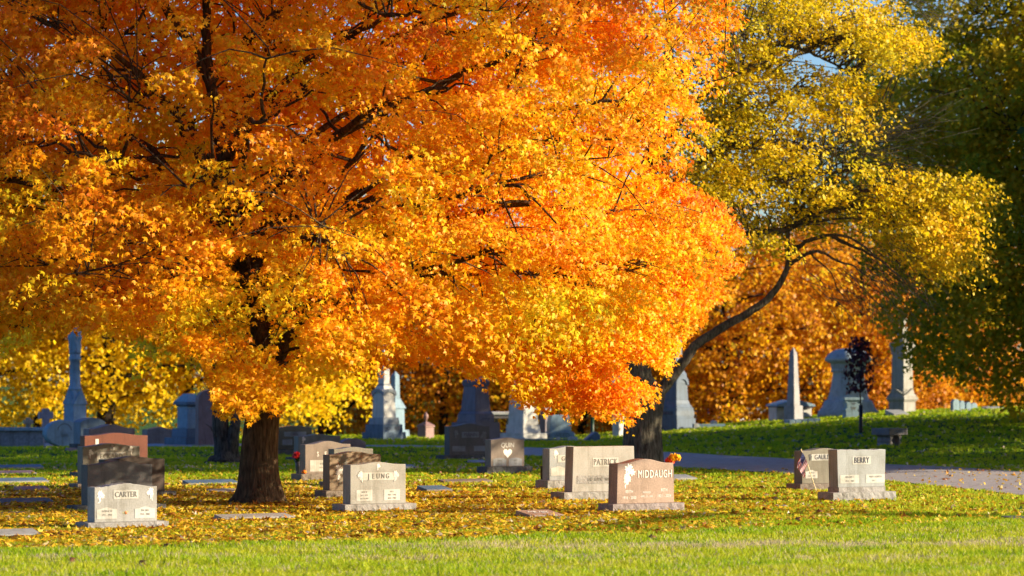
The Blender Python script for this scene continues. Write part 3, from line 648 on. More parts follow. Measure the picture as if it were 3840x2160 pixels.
def flower_cut(u, v, s, mat, parent, y, name='carved_flower', flip=1):
    """spray of petals and leaves standing slightly proud of the face"""
    bm = bmesh.new(); rr = random.Random(int(u * 1000 + v * 77))
    def petal(cx, cz, a, l, wd):
        P = []
        for k in range(8):
            t = 2 * math.pi * k / 8; x = math.cos(t) * l / 2 + l / 2; z = math.sin(t) * wd / 2
            P.append((cx + x * math.cos(a) - z * math.sin(a), cz + x * math.sin(a) + z * math.cos(a)))
        yy = y - .003 - rr.random() * .003
        vs_ = [bm.verts.new((p[0], yy, p[1])) for p in P]; bk = [bm.verts.new((p[0], y + .001, p[1])) for p in P]
        bm.faces.new(vs_)
        for k in range(8): bm.faces.new((vs_[k], bk[k], bk[(k + 1) % 8], vs_[(k + 1) % 8]))
    for (bx, bz, n, l) in ((0, .28, 8, .26), (flip * .2, .08, 7, .2), (-flip * .08, -.02, 6, .18)):
        for k in range(n): petal(u + bx * s, v + bz * s, k * 2 * math.pi / n + rr.random() * .4, l * s, l * s * .42)
    for k in range(5): petal(u + flip * (.02 - .03 * k) * s, v - (.1 + .07 * k) * s, rr.uniform(-2.6, -.4), .17 * s, .07 * s)
    petal(u - flip * .02 * s, v - .05 * s, R(-100 if flip > 0 else -80), .5 * s, .035 * s)
    return bm_obj(name, bm, mat, parent)
def poly_cut(name, P, mat, parent, y, t=.004):
    return bm_obj(name, slab_bm(P, y - t, y + .001, 0), mat, parent)
def small_lines(u, v, w, rows, h, mat, parent, y, name='inscription'):
    """two or three lines of small cut letters"""
    for i, r_ in enumerate(rows): lettering(r_, u, v + (len(rows) / 2 - .5 - i) * h * 1.45, h, mat, parent, y, .75, name, depth=.001)

def headstone(label, die, yb, base=None, top='serp', mat=LIGHT, bmat=ROUGHG, d=None, ang=30, dd=.25, bd=.44, h2=None, cat='gravestone', group=None, taper=0.0, name='headstone', seed=0, rough_die_top=False):
    """die = (left, right, shoulder row, peak row, bottom row) and base = (left, right, top row) in picture pixels, yb = ground row"""
    l, r, ysh, ypk, ydb = die; xm = (l + r) / 2
    if d is None: d = depth_at(xm, yb)
    s = F / d; ca = math.cos(R(ang)); w = (r - l) / s / ca; hs = (ydb - ysh) / s; rise = (ysh - ypk) / s
    bh = (yb - ydb) / s if base else 0.0
    bw = (base[1] - base[0]) / s / ca if base else w
    P = at(xm, yb, d); P.z = gz(P.x, P.y)
    off = rot2((0, dd / 2, 0), R(ang))                        # die front centre -> die centre
    root = empty(name, P + off, R(ang), label, cat, group)
    if base: bm_obj('base', rough_box_bm(-bw / 2, bw / 2, -bd / 2, bd / 2, -.06, bh, .012, seed + 1), bmat, root)
    die_o = bm_obj('die', slab_bm(top_outline(w, hs, rise, top, seed, taper), -dd / 2, dd / 2, .007), mat, root); die_o.location = (0, 0, bh - (0 if base else .05))
    root['w'] = w; root['h'] = hs; root['s'] = s
    return root, die_o, w, hs, -dd / 2, s * ca, s

# ------------------------------------------------------------------ front rows of headstones
FR = 'headstones standing on the lawn'
# white stone, lower left
r_, D_, w_, h_, y_, sx, s = headstone('low pale grey headstone with rough curved top, two white plates and a small red medallion', (363, 581, 1826, 1813, 1957), 1988, (340, 621), 'rserp', LIGHT, ROUGHG, group=FR, seed=3)
panel(.0, h_ * .78, .36, .115, PANEL, D_, y_); lettering('CARTER', 0, h_ * .78, .105, INK, D_, y_ - .004, .78)
for sg, rows in ((-1, ('GEORGE W', '1921 - 1998')), (1, ('IDA MAE', '1924 - 2003'))):
    panel(sg * .275, h_ * .26, .29, .155, PANEL, D_, y_, 'date_panel', 'serp'); small_lines(sg * .275, h_ * .26, .28, rows, .036, INK, D_, y_ - .004)
flower_cut(-.37, h_ * .72, .17, CUT, D_, y_, flip=1); flower_cut(.36, h_ * .78, .17, CUT, D_, y_, flip=-1)
bm = bmesh.new(); bmesh.ops.create_uvsphere(bm, u_segments=16, v_segments=10, radius=.022, matrix=Matrix.Translation((0, y_ - .002, h_ * .26)) @ Matrix.Diagonal((1, .35, 1, 1))); bm_obj('medallion', bm, plain('medallion_red', (.42, .16, .06), .4), D_)
poly_cut('medallion_leaf', [(-.055, h_ * .26), (-.02, h_ * .26 - .022), (0, h_ * .26 - .024), (.02, h_ * .26), (.05, h_ * .26 + .022), (.015, h_ * .26 + .026), (-.02, h_ * .26 + .02)], plain('medallion_leaf', (.32, .30, .16)), D_, y_, .002)
# dark one right behind it
r_, D_, w_, h_, y_, sx, s = headstone('dark grey headstone in shade with a serpentine top, directly behind the low pale one', (337, 563, 1742, 1727, 1893), 1917, (300, 610), 'serp', DARK, ROUGHD, group=FR, seed=4)
panel(.02, h_ * .52, .55, .12, granite('dark_panel', (.21, .20, .19), .1), D_, y_); lettering('WEMREL', .02, h_ * .52, .10, INKD, D_, y_ - .004, .8)
r_, D_, w_, h_, y_, sx, s = headstone('deep brown headstone with curved top peeping out to the right behind the dark grey one', (399, 611, 1722, 1712, 1845), 1868, (372, 652), 'serp', BROWN, ROUGHD, group=FR, seed=5)
r_, D_, w_, h_, y_, sx, s = headstone('tan brown headstone with rough arched top and pale name plate before the red stone', (318, 517, 1674, 1663, 1812), 1835, (300, 545), 'rserp', GREYBROWN, ROUGHT, group=FR, seed=6)
panel(.0, h_ * .73, .56, .15, PANEL, D_, y_); lettering('ECKARD', 0, h_ * .73, .13, INK, D_, y_ - .004, .85)
for k in range(3):
    a = math.pi / 2 + k * 2.0944; lettering('0', .02 + .032 * math.cos(a), h_ * .965 + .032 * math.sin(a), .075, CUTG, D_, y_, 1, 'trefoil')
flower_cut(-.40, h_ * .80, .16, CUTG, D_, y_, flip=1); flower_cut(.38, h_ * .88, .16, CUTG, D_, y_, flip=-1)
r_, D_, w_, h_, y_, sx, s = headstone('wide polished red granite headstone with a carved pale church at its left', (326, 546, 1632, 1622, 1768), 1790, (300, 580), 'serp', REDG, ROUGHD, group=FR, d=62, seed=7)
u0 = -w_ * .30; v0 = h_ * .72
poly_cut('carved_church', [(u0 - .13, v0 - .16), (u0 + .13, v0 - .16), (u0 + .13, v0 - .06), (u0 + .06, v0 - .02), (u0 + .04, v0 + .02), (u0 + .03, v0 + .02), (u0 + .03, v0 + .14), (u0 - .04, v0 + .14), (u0 - .04, v0), (u0 - .08, v0 - .05), (u0 - .13, v0 - .08)], CUTG, D_, y_)
r_, D_, w_, h_, y_, sx, s = headstone('mauve headstone with a broad sky lit top surface behind the red stone', (340, 500, 1606, 1591, 1735), 1752, (320, 520), 'serp', PURPG, ROUGHD, group=FR, d=68.5, dd=.34, bd=.5, seed=8)
lettering('MEYER', w_ * .22, h_ * .86, .09, PANELB, D_, y_, .8)
r_, D_, w_, h_, y_, sx, s = headstone('blue grey low tomb stone with sloping top between the oval stone and mauve stone', (306, 392, 1598, 1582, 1680), 1698, (290, 400), 'oval', BLUEG, ROUGHD, group=FR, d=80, dd=.5, bd=.6, seed=9)

# centre left cluster, behind the maple trunk
r_, D_, w_, h_, y_, sx, s = headstone('black granite headstone with blue grey name plate beside the maple trunk', (1046, 1168, 1609, 1600, 1690), 1708, (1020, 1185), 'oval', BLACKG, ROUGHD, group=FR, d=78, seed=10)
panel(.0, h_ * .72, .62, .12, PANELB, D_, y_); lettering('DARL', -.02, h_ * .72, .11, INKD, D_, y_ - .004); panel(-.22, h_ * .35, .28, .14, PANELB, D_, y_, 'date_panel')
r_, D_, w_, h_, y_, sx, s = headstone('slate blue headstone with a flower at its left corner behind the tan two plate stone', (1122, 1274, 1634, 1627, 1712), 1727, (1100, 1296), 'serp', granite('slate_granite', (.24, .25, .25), .2), ROUGHD, group=FR, d=74, seed=11)
flower_cut(-w_ * .38, h_ * .82, .16, CUTG, D_, y_)
r_, D_, w_, h_, y_, sx, s = headstone('violet grey headstone with a strongly arched top, right of the slate blue one', (1282, 1371, 1660, 1645, 1706), 1722, (1265, 1390), 'oval', PURPG, ROUGHD, group=FR, d=75, dd=.26, seed=12)
r_, D_, w_, h_, y_, sx, s = headstone('pinkish tan headstone with a white framed plate next to the red flower vase', (1148, 1312, 1666, 1654, 1776), 1803, (1128, 1336), 'serp', granite('rose_tan_granite', (.36, .27, .21), .2), ROUGHT, group=FR, seed=13)
for i, ch in enumerate('SEG'): lettering(ch, -.22 + .165 * i, h_ * .66, .13, CUT, D_, y_, .8)
lettering('ER', .29, h_ * .66, .13, CUT, D_, y_, .9)
panel(.0, h_ * .27, .78, .22, PANEL, D_, y_, 'date_panel'); small_lines(0, h_ * .27, .7, ('ROBERT W    ALMA', '1919-1987    1922-2001'), .05, INK, D_, y_ - .004)
r_, D_, w_, h_, y_, sx, s = headstone('tan grey headstone whose thick top shows above the floral brown stone', (1255, 1397, 1682, 1675, 1805), 1827, (1230, 1420), 'serp', GREYBROWN, ROUGHT, group=FR, d=56.5, dd=.24, seed=14)
r_, D_, w_, h_, y_, sx, s = headstone('warm brown headstone with engraved flowers down its left side, behind the pale stone', (1239, 1425, 1705, 1694, 1838), 1871, (1222, 1450), 'serp', TAN, ROUGHT, group=FR, seed=15)
flower_cut(-w_ * .21, h_ * .78, .30, GREYBROWN, D_, y_, flip=-1); flower_cut(-w_ * .32, h_ * .50, .26, CUTG, D_, y_, flip=1); panel(-w_ * .20, h_ * .24, .22, .14, granite('tan_panel', (.46, .37, .26), .1), D_, y_, 'date_panel')
r_, D_, w_, h_, y_, sx, s = headstone('pale grey headstone with vines round its white name band, right of the maple trunk', (1317, 1519, 1742, 1733, 1889), 1925, (1299, 1559), 'serp', granite('warm_light_granite', (.50, .47, .41), .14), ROUGHG, group=FR, seed=16)
panel(0, h_ * .70, .64, .115, PANEL, D_, y_); [lettering(ch, -.16 + .08 * i, h_ * .70, .11, INK, D_, y_ - .004, .74) for i, ch in enumerate('JEUNG')]
flower_cut(-.295, h_ * .70, .16, CUTG, D_, y_ - .003, flip=-1); flower_cut(.295, h_ * .70, .16, CUTG, D_, y_ - .003, flip=1); flower_cut(.0, h_ * .94, .10, CUT, D_, y_, 'carved_emblem')
for sg, rows in ((-1, ('JACK W', 'JUL 1 1921', 'OCT 9 1997')), (1, ('SUE L', 'MAY 2 1926', 'AUG 4 2004'))):
    panel(sg * .235, h_ * .22, .27, .165, PANEL, D_, y_, 'date_panel'); small_lines(sg * .235, h_ * .22, .26, rows, .034, INK, D_, y_ - .004)

# middle distance
r_, D_, w_, h_, y_, sx, s = headstone('dark grey headstone with a blue grey name plate in front of the mauve monument', (1686, 1836, 1598, 1588, 1706), 1725, (1662, 1862), 'serp', DARK, ROUGHD, group=FR, seed=17)
panel(.02, h_ * .70, .48, .14, PANELB, D_, y_); lettering('MANN', .02, h_ * .70, .13, INKD, D_, y_ - .004, .95)
for sg in (-1, 1): panel(sg * .30, h_ * .22, .36, .13, PANELB, D_, y_, 'date_panel')
flower_cut(-.38, h_ * .72, .2, granite('dim_cut', (.28, .28, .30)), D_, y_); flower_cut(.40, h_ * .60, .3, granite('dim_cut', (.28, .28, .30)), D_, y_, flip=-1)
r_, D_, w_, h_, y_, sx, s = headstone('rosy tan headstone carved with a pale heart, left of the road', (1841, 1966, 1648, 1641, 1749), 1775, (1831, 2000), 'serp', granite('rosy_granite', (.33, .25, .20), .2), ROUGHD, group=FR, seed=18)
lettering('QUIN', .0, h_ * .78, .14, CUTG, D_, y_, .9)
hp = [(.16 * math.sin(t) ** 3 / 1.55, h_ * .50 + (.13 * math.cos(t) - .05 * math.cos(2 * t) - .02 * math.cos(3 * t) - .01 * math.cos(4 * t)) / 1.5) for t in np.linspace(0, 2 * math.pi, 32)[:-1]]
poly_cut('carved_heart', hp, CUT, D_, y_)
for sg in (-1, 1): panel(sg * .19, h_ * .17, .32, .17, granite('grey_plate', (.38, .38, .40), .08), D_, y_, 'date_panel', 'oval'); small_lines(sg * .19, h_ * .16, .3, ('MARY' if sg > 0 else 'JOHN', '19-19'), .045, INK, D_, y_ - .004)

# right of centre
r_, D_, w_, h_, y_, sx, s = headstone('light grey headstone with serpentine top half hidden by the wide tapering stone', (2060, 2222, 1682, 1673, 1801), 1835, (2046, 2240), 'serp', PALE, ROUGHG, group=FR, seed=19)
panel(.0, h_ * .68, .56, .13, PANEL, D_, y_); lettering('GORMAN', .02, h_ * .68, .12, INK, D_, y_ - .004, .8); flower_cut(-w_ * .36, h_ * .82, .16, CUT, D_, y_)
for sg in (-1, 1): panel(sg * .26, h_ * .30, .32, .17, PANEL, D_, y_, 'date_panel', 'serp')
r_, D_, w_, h_, y_, sx, s = headstone('widest pale stone with flat top and sides tapering upward, behind the pink one', (2149, 2380, 1674, 1673, 1843), 1881, (2103, 2425), 'flat', granite('cream_granite', (.54, .50, .44), .14), ROUGHG, group=FR, seed=20, taper=.025)
panel(.03, h_ * .65, .50, .145, PANEL, D_, y_); lettering('PATRICK', .03, h_ * .65, .145, INK, D_, y_ - .004, .74)
bm_obj('carved_band', rough_box_bm(-w_ * .44, w_ * .44, y_ - .006, y_ + .004, h_ * .18, h_ * .36, .004, 5, .02), ROUGHG, D_); small_lines(-.1, h_ * .27, .7, ('LEE   RUTH   WM',), .07, INK, D_, y_ - .012)
r_, D_, w_, h_, y_, sx, s = headstone('pinkish tan granite headstone with a white engraved daffodil and large white name', (2314, 2528, 1737, 1721, 1887), 1924, (2296, 2569), 'serp', PINKTAN, ROUGHP, group=FR, seed=21, taper=.014)
lettering('MIDDAUGH', .165, h_ * .72, .165, CUT, D_, y_, .62, depth=.003)
flower_cut(-.30, h_ * .74, .30, CUT, D_, y_, 'carved_daffodil', 1); flower_cut(-.34, h_ * .56, .20, CUT, D_, y_, 'carved_daffodil', 1)
small_lines(-.29, h_ * .22, .3, ('KEITH', '1916 - 2000'), .062, CUT, D_, y_); small_lines(.02, h_ * .22, .3, ('MARRIED', 'APRIL 21, 1945'), .042, CUT, D_, y_); small_lines(.33, h_ * .245, .3, ('BETH', '1921 - 2004'), .062, CUT, D_, y_)
r_, D_, w_, h_, y_, sx, s = headstone('olive brown headstone with a small flag before it, left of the blue grey stone', (3003, 3185, 1690, 1681, 1813), 1841, (2985, 3205), 'serp', granite('olive_granite', (.26, .225, .16), .18), ROUGHT, group=FR, seed=22)
panel(-.05, h_ * .80, .50, .115, PANEL, D_, y_); lettering('GAULD', -.06, h_ * .80, .125, INKD, D_, y_ - .004, .8); flower_cut(-.33, h_ * .80, .11, DARK, D_, y_ - .003)
for sg, rows in ((-1, ('JOHN H', '1917 - 1999')), (1, ('MARY', '1920 - 2002'))): panel(sg * .30 - .0, h_ * .29, .26, .15, PANEL, D_, y_, 'date_panel', 'serp'); small_lines(sg * .30, h_ * .28, .25, rows, .04, INK, D_, y_ - .004)
r_, D_, w_, h_, y_, sx, s = headstone('pale blue grey headstone on a stepped rock faced base with rough hewn top', (3133, 3328, 1690, 1683, 1826), 1881, (3121, 3368), 'rough', granite('cool_light_granite', (.46, .47, .46), .14), ROUGHG, group=FR, seed=23, taper=-.02)
bb = [o for o in r_.children if o.name.startswith('base')][0]; hh = (1881 - 1826) / s
bb.data.clear_geometry(); bm = rough_box_bm(-.63, .63, -.22, .22, -.06, hh * .66, .012, 24); bmesh.ops.recalc_face_normals(bm, faces=bm.faces[:]); bm.to_mesh(bb.data); bm.free()
bm_obj('upper_base', rough_box_bm(-w_ / 2 + .02, w_ / 2 - .02, -.15, .15, hh * .64, hh, .009, 25), ROUGHG, r_)
panel(.0, h_ * .73, .37, .125, PANEL, D_, y_); lettering('BERRY', 0, h_ * .73, .135, INKD, D_, y_ - .004, .74)
for sg, rows in ((-1, ('WILLIAM C', '1914 - 1987')), (1, ('MARY ALBERTA', '1917 -     '))): panel(sg * .26 + .02, h_ * .22, .38, .135, PANEL, D_, y_, 'date_panel'); small_lines(sg * .26 + .02, h_ * .22, .36, rows, .045, INK, D_, y_ - .004)

# ------------------------------------------------------------------ low markers
def marker(label, l, r, yb, hf, depth=.30, slope=.06, mat=PALE, d=None, ang=29, rough=ROUGHG, rowtxt=None):
    xm = (l + r) / 2
    if d is None: d = depth_at(xm, yb)
    s = F / d; w = (r - l) / s / math.cos(R(ang)); h = hf / s
    P = at(xm, yb, d); P.z = gz(P.x, P.y)
    root = empty('grave_marker', P + rot2((0, depth / 2, 0), R(ang)), R(ang), label, 'grave marker', 'low grave markers in the lawn')
    bm_obj('body', rough_box_bm(-w / 2, w / 2, -depth / 2, depth / 2, -.05, h, .006, l), rough, root)
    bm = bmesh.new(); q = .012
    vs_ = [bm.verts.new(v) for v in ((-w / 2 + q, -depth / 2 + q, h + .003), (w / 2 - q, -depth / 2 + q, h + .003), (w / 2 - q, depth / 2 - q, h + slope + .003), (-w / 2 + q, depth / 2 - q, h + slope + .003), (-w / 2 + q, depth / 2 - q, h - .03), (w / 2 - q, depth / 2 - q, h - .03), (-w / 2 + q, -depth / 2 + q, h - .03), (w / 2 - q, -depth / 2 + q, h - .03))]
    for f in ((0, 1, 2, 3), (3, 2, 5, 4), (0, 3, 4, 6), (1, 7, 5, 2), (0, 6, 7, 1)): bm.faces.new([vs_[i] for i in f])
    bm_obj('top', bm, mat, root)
    if rowtxt:
        a = math.atan2(slope, depth)
        for i, t in enumerate(rowtxt):
            o = lettering(t, 0, 0, .06, CUTG, root, 0, .9); k = .06 - .09 * i; o.location = (0, k, h + slope * (.5 + k / depth) + .006); o.rotation_euler = (a, 0, 0)
    return root
marker('pinkish sloping marker lying just in front of the pink tan headstone', 1988, 2117, 1948, 16, .46, .055, PINKTAN, rough=ROUGHP, rowtxt=('JAMES   ANNA', '1911  1976'))
marker('grey block marker with a sky lit top right of the pink tan headstone', 2500, 2617, 1807, 14, .42, .055, PALE)
marker('flush grey marker sunk in the grass between the pink stone and the flag', 2655, 2785, 1899, 3, .30, .015, PALE)
marker('pale grey slab marker at the left margin before the low pale headstone', -60, 150, 2020, 15, .34, .055, LIGHT)
marker('long rough grey marker lying in the leaves before the maple trunk', 838, 1098, 1957, 18, .30, .035, ROUGHG)
marker('small pinkish slanted marker in the leaves, left of the dark headstone', 76, 187, 1847, 10, .30, .055, PINKST, rough=ROUGHP)
marker('blue topped marker at the left margin above the small pinkish one', -40, 175, 1816, 12, .32, .05, BLUEG)
marker('thin pinkish marker at the left margin in the shade', -40, 132, 1781, 7, .30, .04, PINKST)
marker('farthest of the dark markers stacked along the left margin', -30, 160, 1761, 9, .30, .045, BLUEG)
marker('broad dark blue topped marker at left, level with the dark headstone base', -40, 198, 1896, 12, .32, .055, BLUEG, rough=ROUGHT)
marker('low shaded marker at the left margin behind the pale slab', -40, 108, 1937, 9, .28, .02, DARK, rough=ROUGHD)
marker('long slate marker left of the maple trunk', 712, 895, 1820, 9, .34, .05, BLUEG)
marker('pale marker touching the left foot of the maple trunk', 800, 905, 1853, 10, .30, .035, LIGHT)
marker('grey block marker with blue sky lit top right of the vine carved stone', 1602, 1698, 1851, 15, .42, .055, BLUEG, rough=ROUGHT)  # sky light on the top is put in by its blue granite
marker('long tan marker behind the blue topped block', 1665, 1848, 1814, 10, .28, .03, TAN, rough=ROUGHT)
marker('bright blue sky lit marker just beyond the right shoulder of the vine carved stone', 1517, 1572, 1758, 4, .34, .06, PALE)
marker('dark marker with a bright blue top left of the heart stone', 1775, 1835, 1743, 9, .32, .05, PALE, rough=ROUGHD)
marker('tiny pinkish marker at the foot of the oval stone', 258, 298, 1690, 5, .25, .03, PINKST, rough=ROUGHP)
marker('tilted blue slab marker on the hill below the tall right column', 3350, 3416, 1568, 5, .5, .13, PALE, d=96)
marker('flat sliver of a marker on the hilltop before the four white tablets', 3589, 3660, 1553, 2, .3, .03, PALE, d=98)
marker('low marker at the hilltop under the hanging branches', 3698, 3775, 1541, 6, .3, .04, PALE, d=99)
marker('rough grey stone half out of the picture at the right in the near lawn', 3795, 3880, 1950, 7, .3, .02, DARK, rough=ROUGHD)
marker('white ledger slab lying before the low grey tomb at left', 556, 626, 1680, 9, .5, .03, BLUEW, rough=BLUEW)

# ------------------------------------------------------------------ monuments
def frustum_bm(h0, h1, z0, z1, rot=45, bev=.012):
    bm = bmesh.new(); q = []
    for h, z in ((h0, z0), (h1, z1)):
        q.append([bm.verts.new((*(rot2((sx * h, sy * h, 0), R(rot)).xy), z)) for sx, sy in ((-1, -1), (1, -1), (1, 1), (-1, 1))])
    bm.faces.new(q[0][::-1]); bm.faces.new(q[1])
    for i in range(4): bm.faces.new((q[0][i], q[0][(i + 1) % 4], q[1][(i + 1) % 4], q[1][i]))
    if bev and h1 > .05: bmesh.ops.bevel(bm, geom=bm.edges[:], offset=bev, segments=2, affect='EDGES')
    return bm
def lathe_bm(prof, seg=28, power=2.0, rot=0.0, lump=0.0, squash=1.0):
    """profile [(radius, z)]; power 2 = round, bigger = rounded square"""
    bm = bmesh.new(); rings = []
    for r, z in prof:
        ring = []
        for k in range(seg):
            t = 2 * math.pi * k / seg; c, s = math.cos(t), math.sin(t); q = (abs(c) ** power + abs(s) ** power) ** (-1 / power)
            rr = r * q
            if lump: rr *= 1 + lump * mnoise.noise(Vector((c * 2.5, s * 2.5, z * 5))) + lump * .8 * math.sin(t * 5 + z * 7)
            p = rot2((rr * c, rr * s * squash, 0), R(rot)); ring.append(bm.verts.new((p.x, p.y, z)))
        rings.append(ring)
    bm.faces.new(rings[0][::-1]); bm.faces.new(rings[-1])
    for a, b in zip(rings[:-1], rings[1:]):
        for k in range(seg): bm.faces.new((a[k], a[(k + 1) % seg], b[(k + 1) % seg], b[k]))
    return bm
SQ2 = math.sqrt(2)
class Mon:
    """monument built up in courses; half widths and rows are read in picture pixels at its own distance"""
    def __init__(self, name, label, cat, x, yb, d, mat, group='monuments on the far lawn', rot=45):
        self.s = F / d; P = at(x, yb, d); P.z = min(P.z, gz(P.x, P.y) + .03); self.z = lambda y: (yb - y) / self.s
        self.sink = P.z; P.z = CZ - (yb - HY) / self.s
        self.drop = max(.08, P.z - gz(P.x, P.y) + .08)
        self.root = empty(name, P, 0, label, cat, group); self.mat = mat; self.rot = rot; self.first = True
    def sq(self, part, y0, y1, h0, h1=None, mat=None, bev=.012):
        h1 = h0 if h1 is None else h1; k = 1 / self.s / (abs(math.cos(R(self.rot))) + abs(math.sin(R(self.rot))))
        z0 = self.z(y0) - (self.drop if self.first else .0); self.first = False
        return bm_obj(part, frustum_bm(h0 * k, max(h1 * k, .004), z0, self.z(y1), self.rot, bev), mat or self.mat, self.root)
    def lat(self, part, prof, mat=None, **kw):
        pf = [(max(r / self.s, .002), self.z(y)) for r, y in prof]
        return bm_obj(part, lathe_bm(pf, **kw), mat or self.mat, self.root, True)
    def text(self, txt, y, half, size_px, mat, side=1, sx=.85, part=None):
        """name on the right (side 1) or left (-1) face; half = half width (px) of that course"""
        k = half / self.s / (abs(math.cos(R(self.rot))) + abs(math.sin(R(self.rot))))
        a = R(self.rot) if side > 0 else R(self.rot - 90)
        o = lettering(txt, 0, 0, size_px / self.s * 1.35, mat, part or self.root, 0, sx)
        n = rot2((0, -k - .006, 0), a); o.location = (n.x, n.y, self.z(y)); o.rotation_euler = (R(90), 0, a); return o

# tall column at the left
M = Mon('column_monument', 'tall slender blue grey column on a gabled pedestal with broken draped figure, far left', 'monument', 281, 1662, 92, BLUEW)
M.sq('base', 1662, 1640, 62, 60); M.sq('plinth', 1640, 1622, 54, 50); M.sq('pedestal', 1622, 1512, 44, 42)
cap = M.sq('gabled_cap', 1512, 1462, 45, 27)
bm = bmesh.new(); k = 1 / M.s / SQ2
for q in range(4):
    a = R(45 + 90 * q); P = [(-46 * k, -49 * k, M.z(1516)), (46 * k, -49 * k, M.z(1516)), (0, -49 * k, M.z(1468))]; B = [(-46 * k, -20 * k, M.z(1516)), (46 * k, -20 * k, M.z(1516)), (0, -20 * k, M.z(1468))]
    f = [bm.verts.new(tuple(rot2(p, a).xy) + (p[2],)) for p in P]; b = [bm.verts.new(tuple(rot2(p, a).xy) + (p[2],)) for p in B]
    bm.faces.new(f); bm.faces.new(b[::-1])
    for i in range(3): bm.faces.new((f[i], b[i], b[(i + 1) % 3], f[(i + 1) % 3]))
bm_obj('gable', bm, BLUEW, M.root)
M.lat('column', [(26, 1463), (26, 1456), (22, 1452), (22, 1447), (20.5, 1444), (19.5, 1352), (23, 1350), (24, 1344), (21, 1341), (21, 1330), (19, 1328)])
M.lat('draped_figure', [(19, 1329), (21, 1318), (22, 1300), (20, 1285), (23, 1270), (24, 1258), (18, 1250), (9, 1243), (8, 1236), (3, 1228)], lump=.16, seg=24)
VF = ([], []); sx_ = 1 / M.s
limb(VF, [], [(8 * sx_, 0, M.z(1262)), (17 * sx_, 0, M.z(1250)), (20 * sx_, 0, M.z(1236)), (21 * sx_, 0, M.z(1218))], .07, .012, 8, 3, 0); limb(VF, [], [(19 * sx_, 0, M.z(1228)), (10 * sx_, 0, M.z(1234)), (3 * sx_, 0, M.z(1240))], .05, .03, 8, 3, 0)
mesh_obj('raised_arm', VF[0], VF[1], BLUEW, M.root, True)
# oval stone
r_, D_, w_, h_, y_, sx, s = headstone('pale blue oval tablet stone before the tall left column', (180, 304, 1600, 1554, 1682), 1684, None, 'round', BLUEW, d=85, dd=.34, group=FR, seed=31, taper=-.09)
pts = [(w_ / 2 * math.cos(t) * (1.0), h_ * .62 + .62 * h_ * math.sin(t) * .98) for t in np.linspace(0, 2 * math.pi, 40)[:-1]]
D_.data.clear_geometry(); bm = slab_bm([(x, max(z + .10, .0)) for x, z in pts], -.17, .17, .03); bmesh.ops.recalc_face_normals(bm, faces=bm.faces[:]); bm.to_mesh(D_.data); bm.free()
lettering('TIMS', 0, h_ * .66, .13, granite('blue_cut', (.22, .28, .33)), D_, -.17, .9)
arc = [(.22 * math.cos(t), h_ * .92 + .2 * math.sin(t)) for t in np.linspace(0, math.pi, 14)]
poly_cut('carved_arch', arc + [(x * .82, h_ * .92 + (z - h_ * .92) * .82) for x, z in arc[::-1]], granite('blue_cut', (.22, .28, .33)), D_, -.17)
# low wall and crosses
P = at(60, 1686, 87); P.z = gz(P.x, P.y); root = empty('stone_wall', P, R(4), 'low pale streaked stone wall with projecting coping at the left margin', 'wall')
bm_obj('wall_face', box_bm(-1.15, .78, -.22, .22, -.05, .48, .01), granite('streaked_stone', (.36, .38, .42), .25, .8, .1, .3, 14), root); bm_obj('coping', rough_box_bm(-1.25, .88, -.30, .30, .48, .565, .01, 3, .06), BLUEW, root)
def cross(x, yt, yb, w, d, mat, label):
    s = F / d; P = at(x, yb, d); P.z = gz(P.x, P.y); h = (yb - yt) / s + (CZ - (yb - HY) / s - P.z); a = w / s / 2; b = a * .42; c = h - a * .95
    root = empty('stone_cross', P, R(29), label, 'cross', 'stone crosses')
    bm_obj('cross', slab_bm([(-b, .2), (b, .2), (b, c - b), (a, c - b * 1.15), (a, c + b * 1.15), (b, c + b), (b * 1.1, h), (-b * 1.1, h), (-b, c + b), (-a, c + b * 1.15), (-a, c - b * 1.15), (-b, c - b)], -.09, .09, .02), mat, root)
    bm_obj('base', box_bm(-a * 1.1, a * 1.1, -.22, .22, -.1, .2, .02), mat, root)
cross(171, 1532, 1668, 54, 90, granite('mauve_stone', (.34, .33, .40), .2), 'mauve stone cross rising behind the oval stone')
cross(106, 1566, 1662, 34, 97, granite('old_cross_stone', (.34, .32, .30), .2), 'small dim cross behind the low wall')
# capped tomb
M = Mon('capped_tomb', 'blue grey tomb with hipped cap, its right face lit cream, left of the pink slab', 'monument', 708, 1672, 88.8, BLUEG)
M.sq('base', 1672, 1640, 93, 92); M.sq('plinth', 1640, 1606, 66, 64); M.sq('die', 1606, 1524, 44, 43, BLUEW); M.sq('neck', 1524, 1518, 48, 52); M.sq('cornice', 1518, 1507, 60, 60); M.sq('hipped_cap', 1507, 1476, 59, 22, BLUEW)
r_, D_, w_, h_, y_, sx, s = headstone('tall pinkish mauve slab with rounded top behind the grey forked trunk', (747, 846, 1500, 1463, 1668), 1678, (738, 862), 'round', granite('mauve_pink_granite', (.30, .20, .21), .2), ROUGHP, d=87.6, dd=.22, group=FR, seed=33)
lettering('COBIN', 0, h_ * .80, .14, PANELB, D_, y_, .9)
r_, D_, w_, h_, y_, sx, s = headstone('low wide grey brown tomb with uneven top left of the capped blue tomb', (556, 650, 1596, 1588, 1662), 1668, None, 'serp', granite('faded_stone', (.33, .29, .28), .2), d=90, dd=.4, group=FR, seed=34)
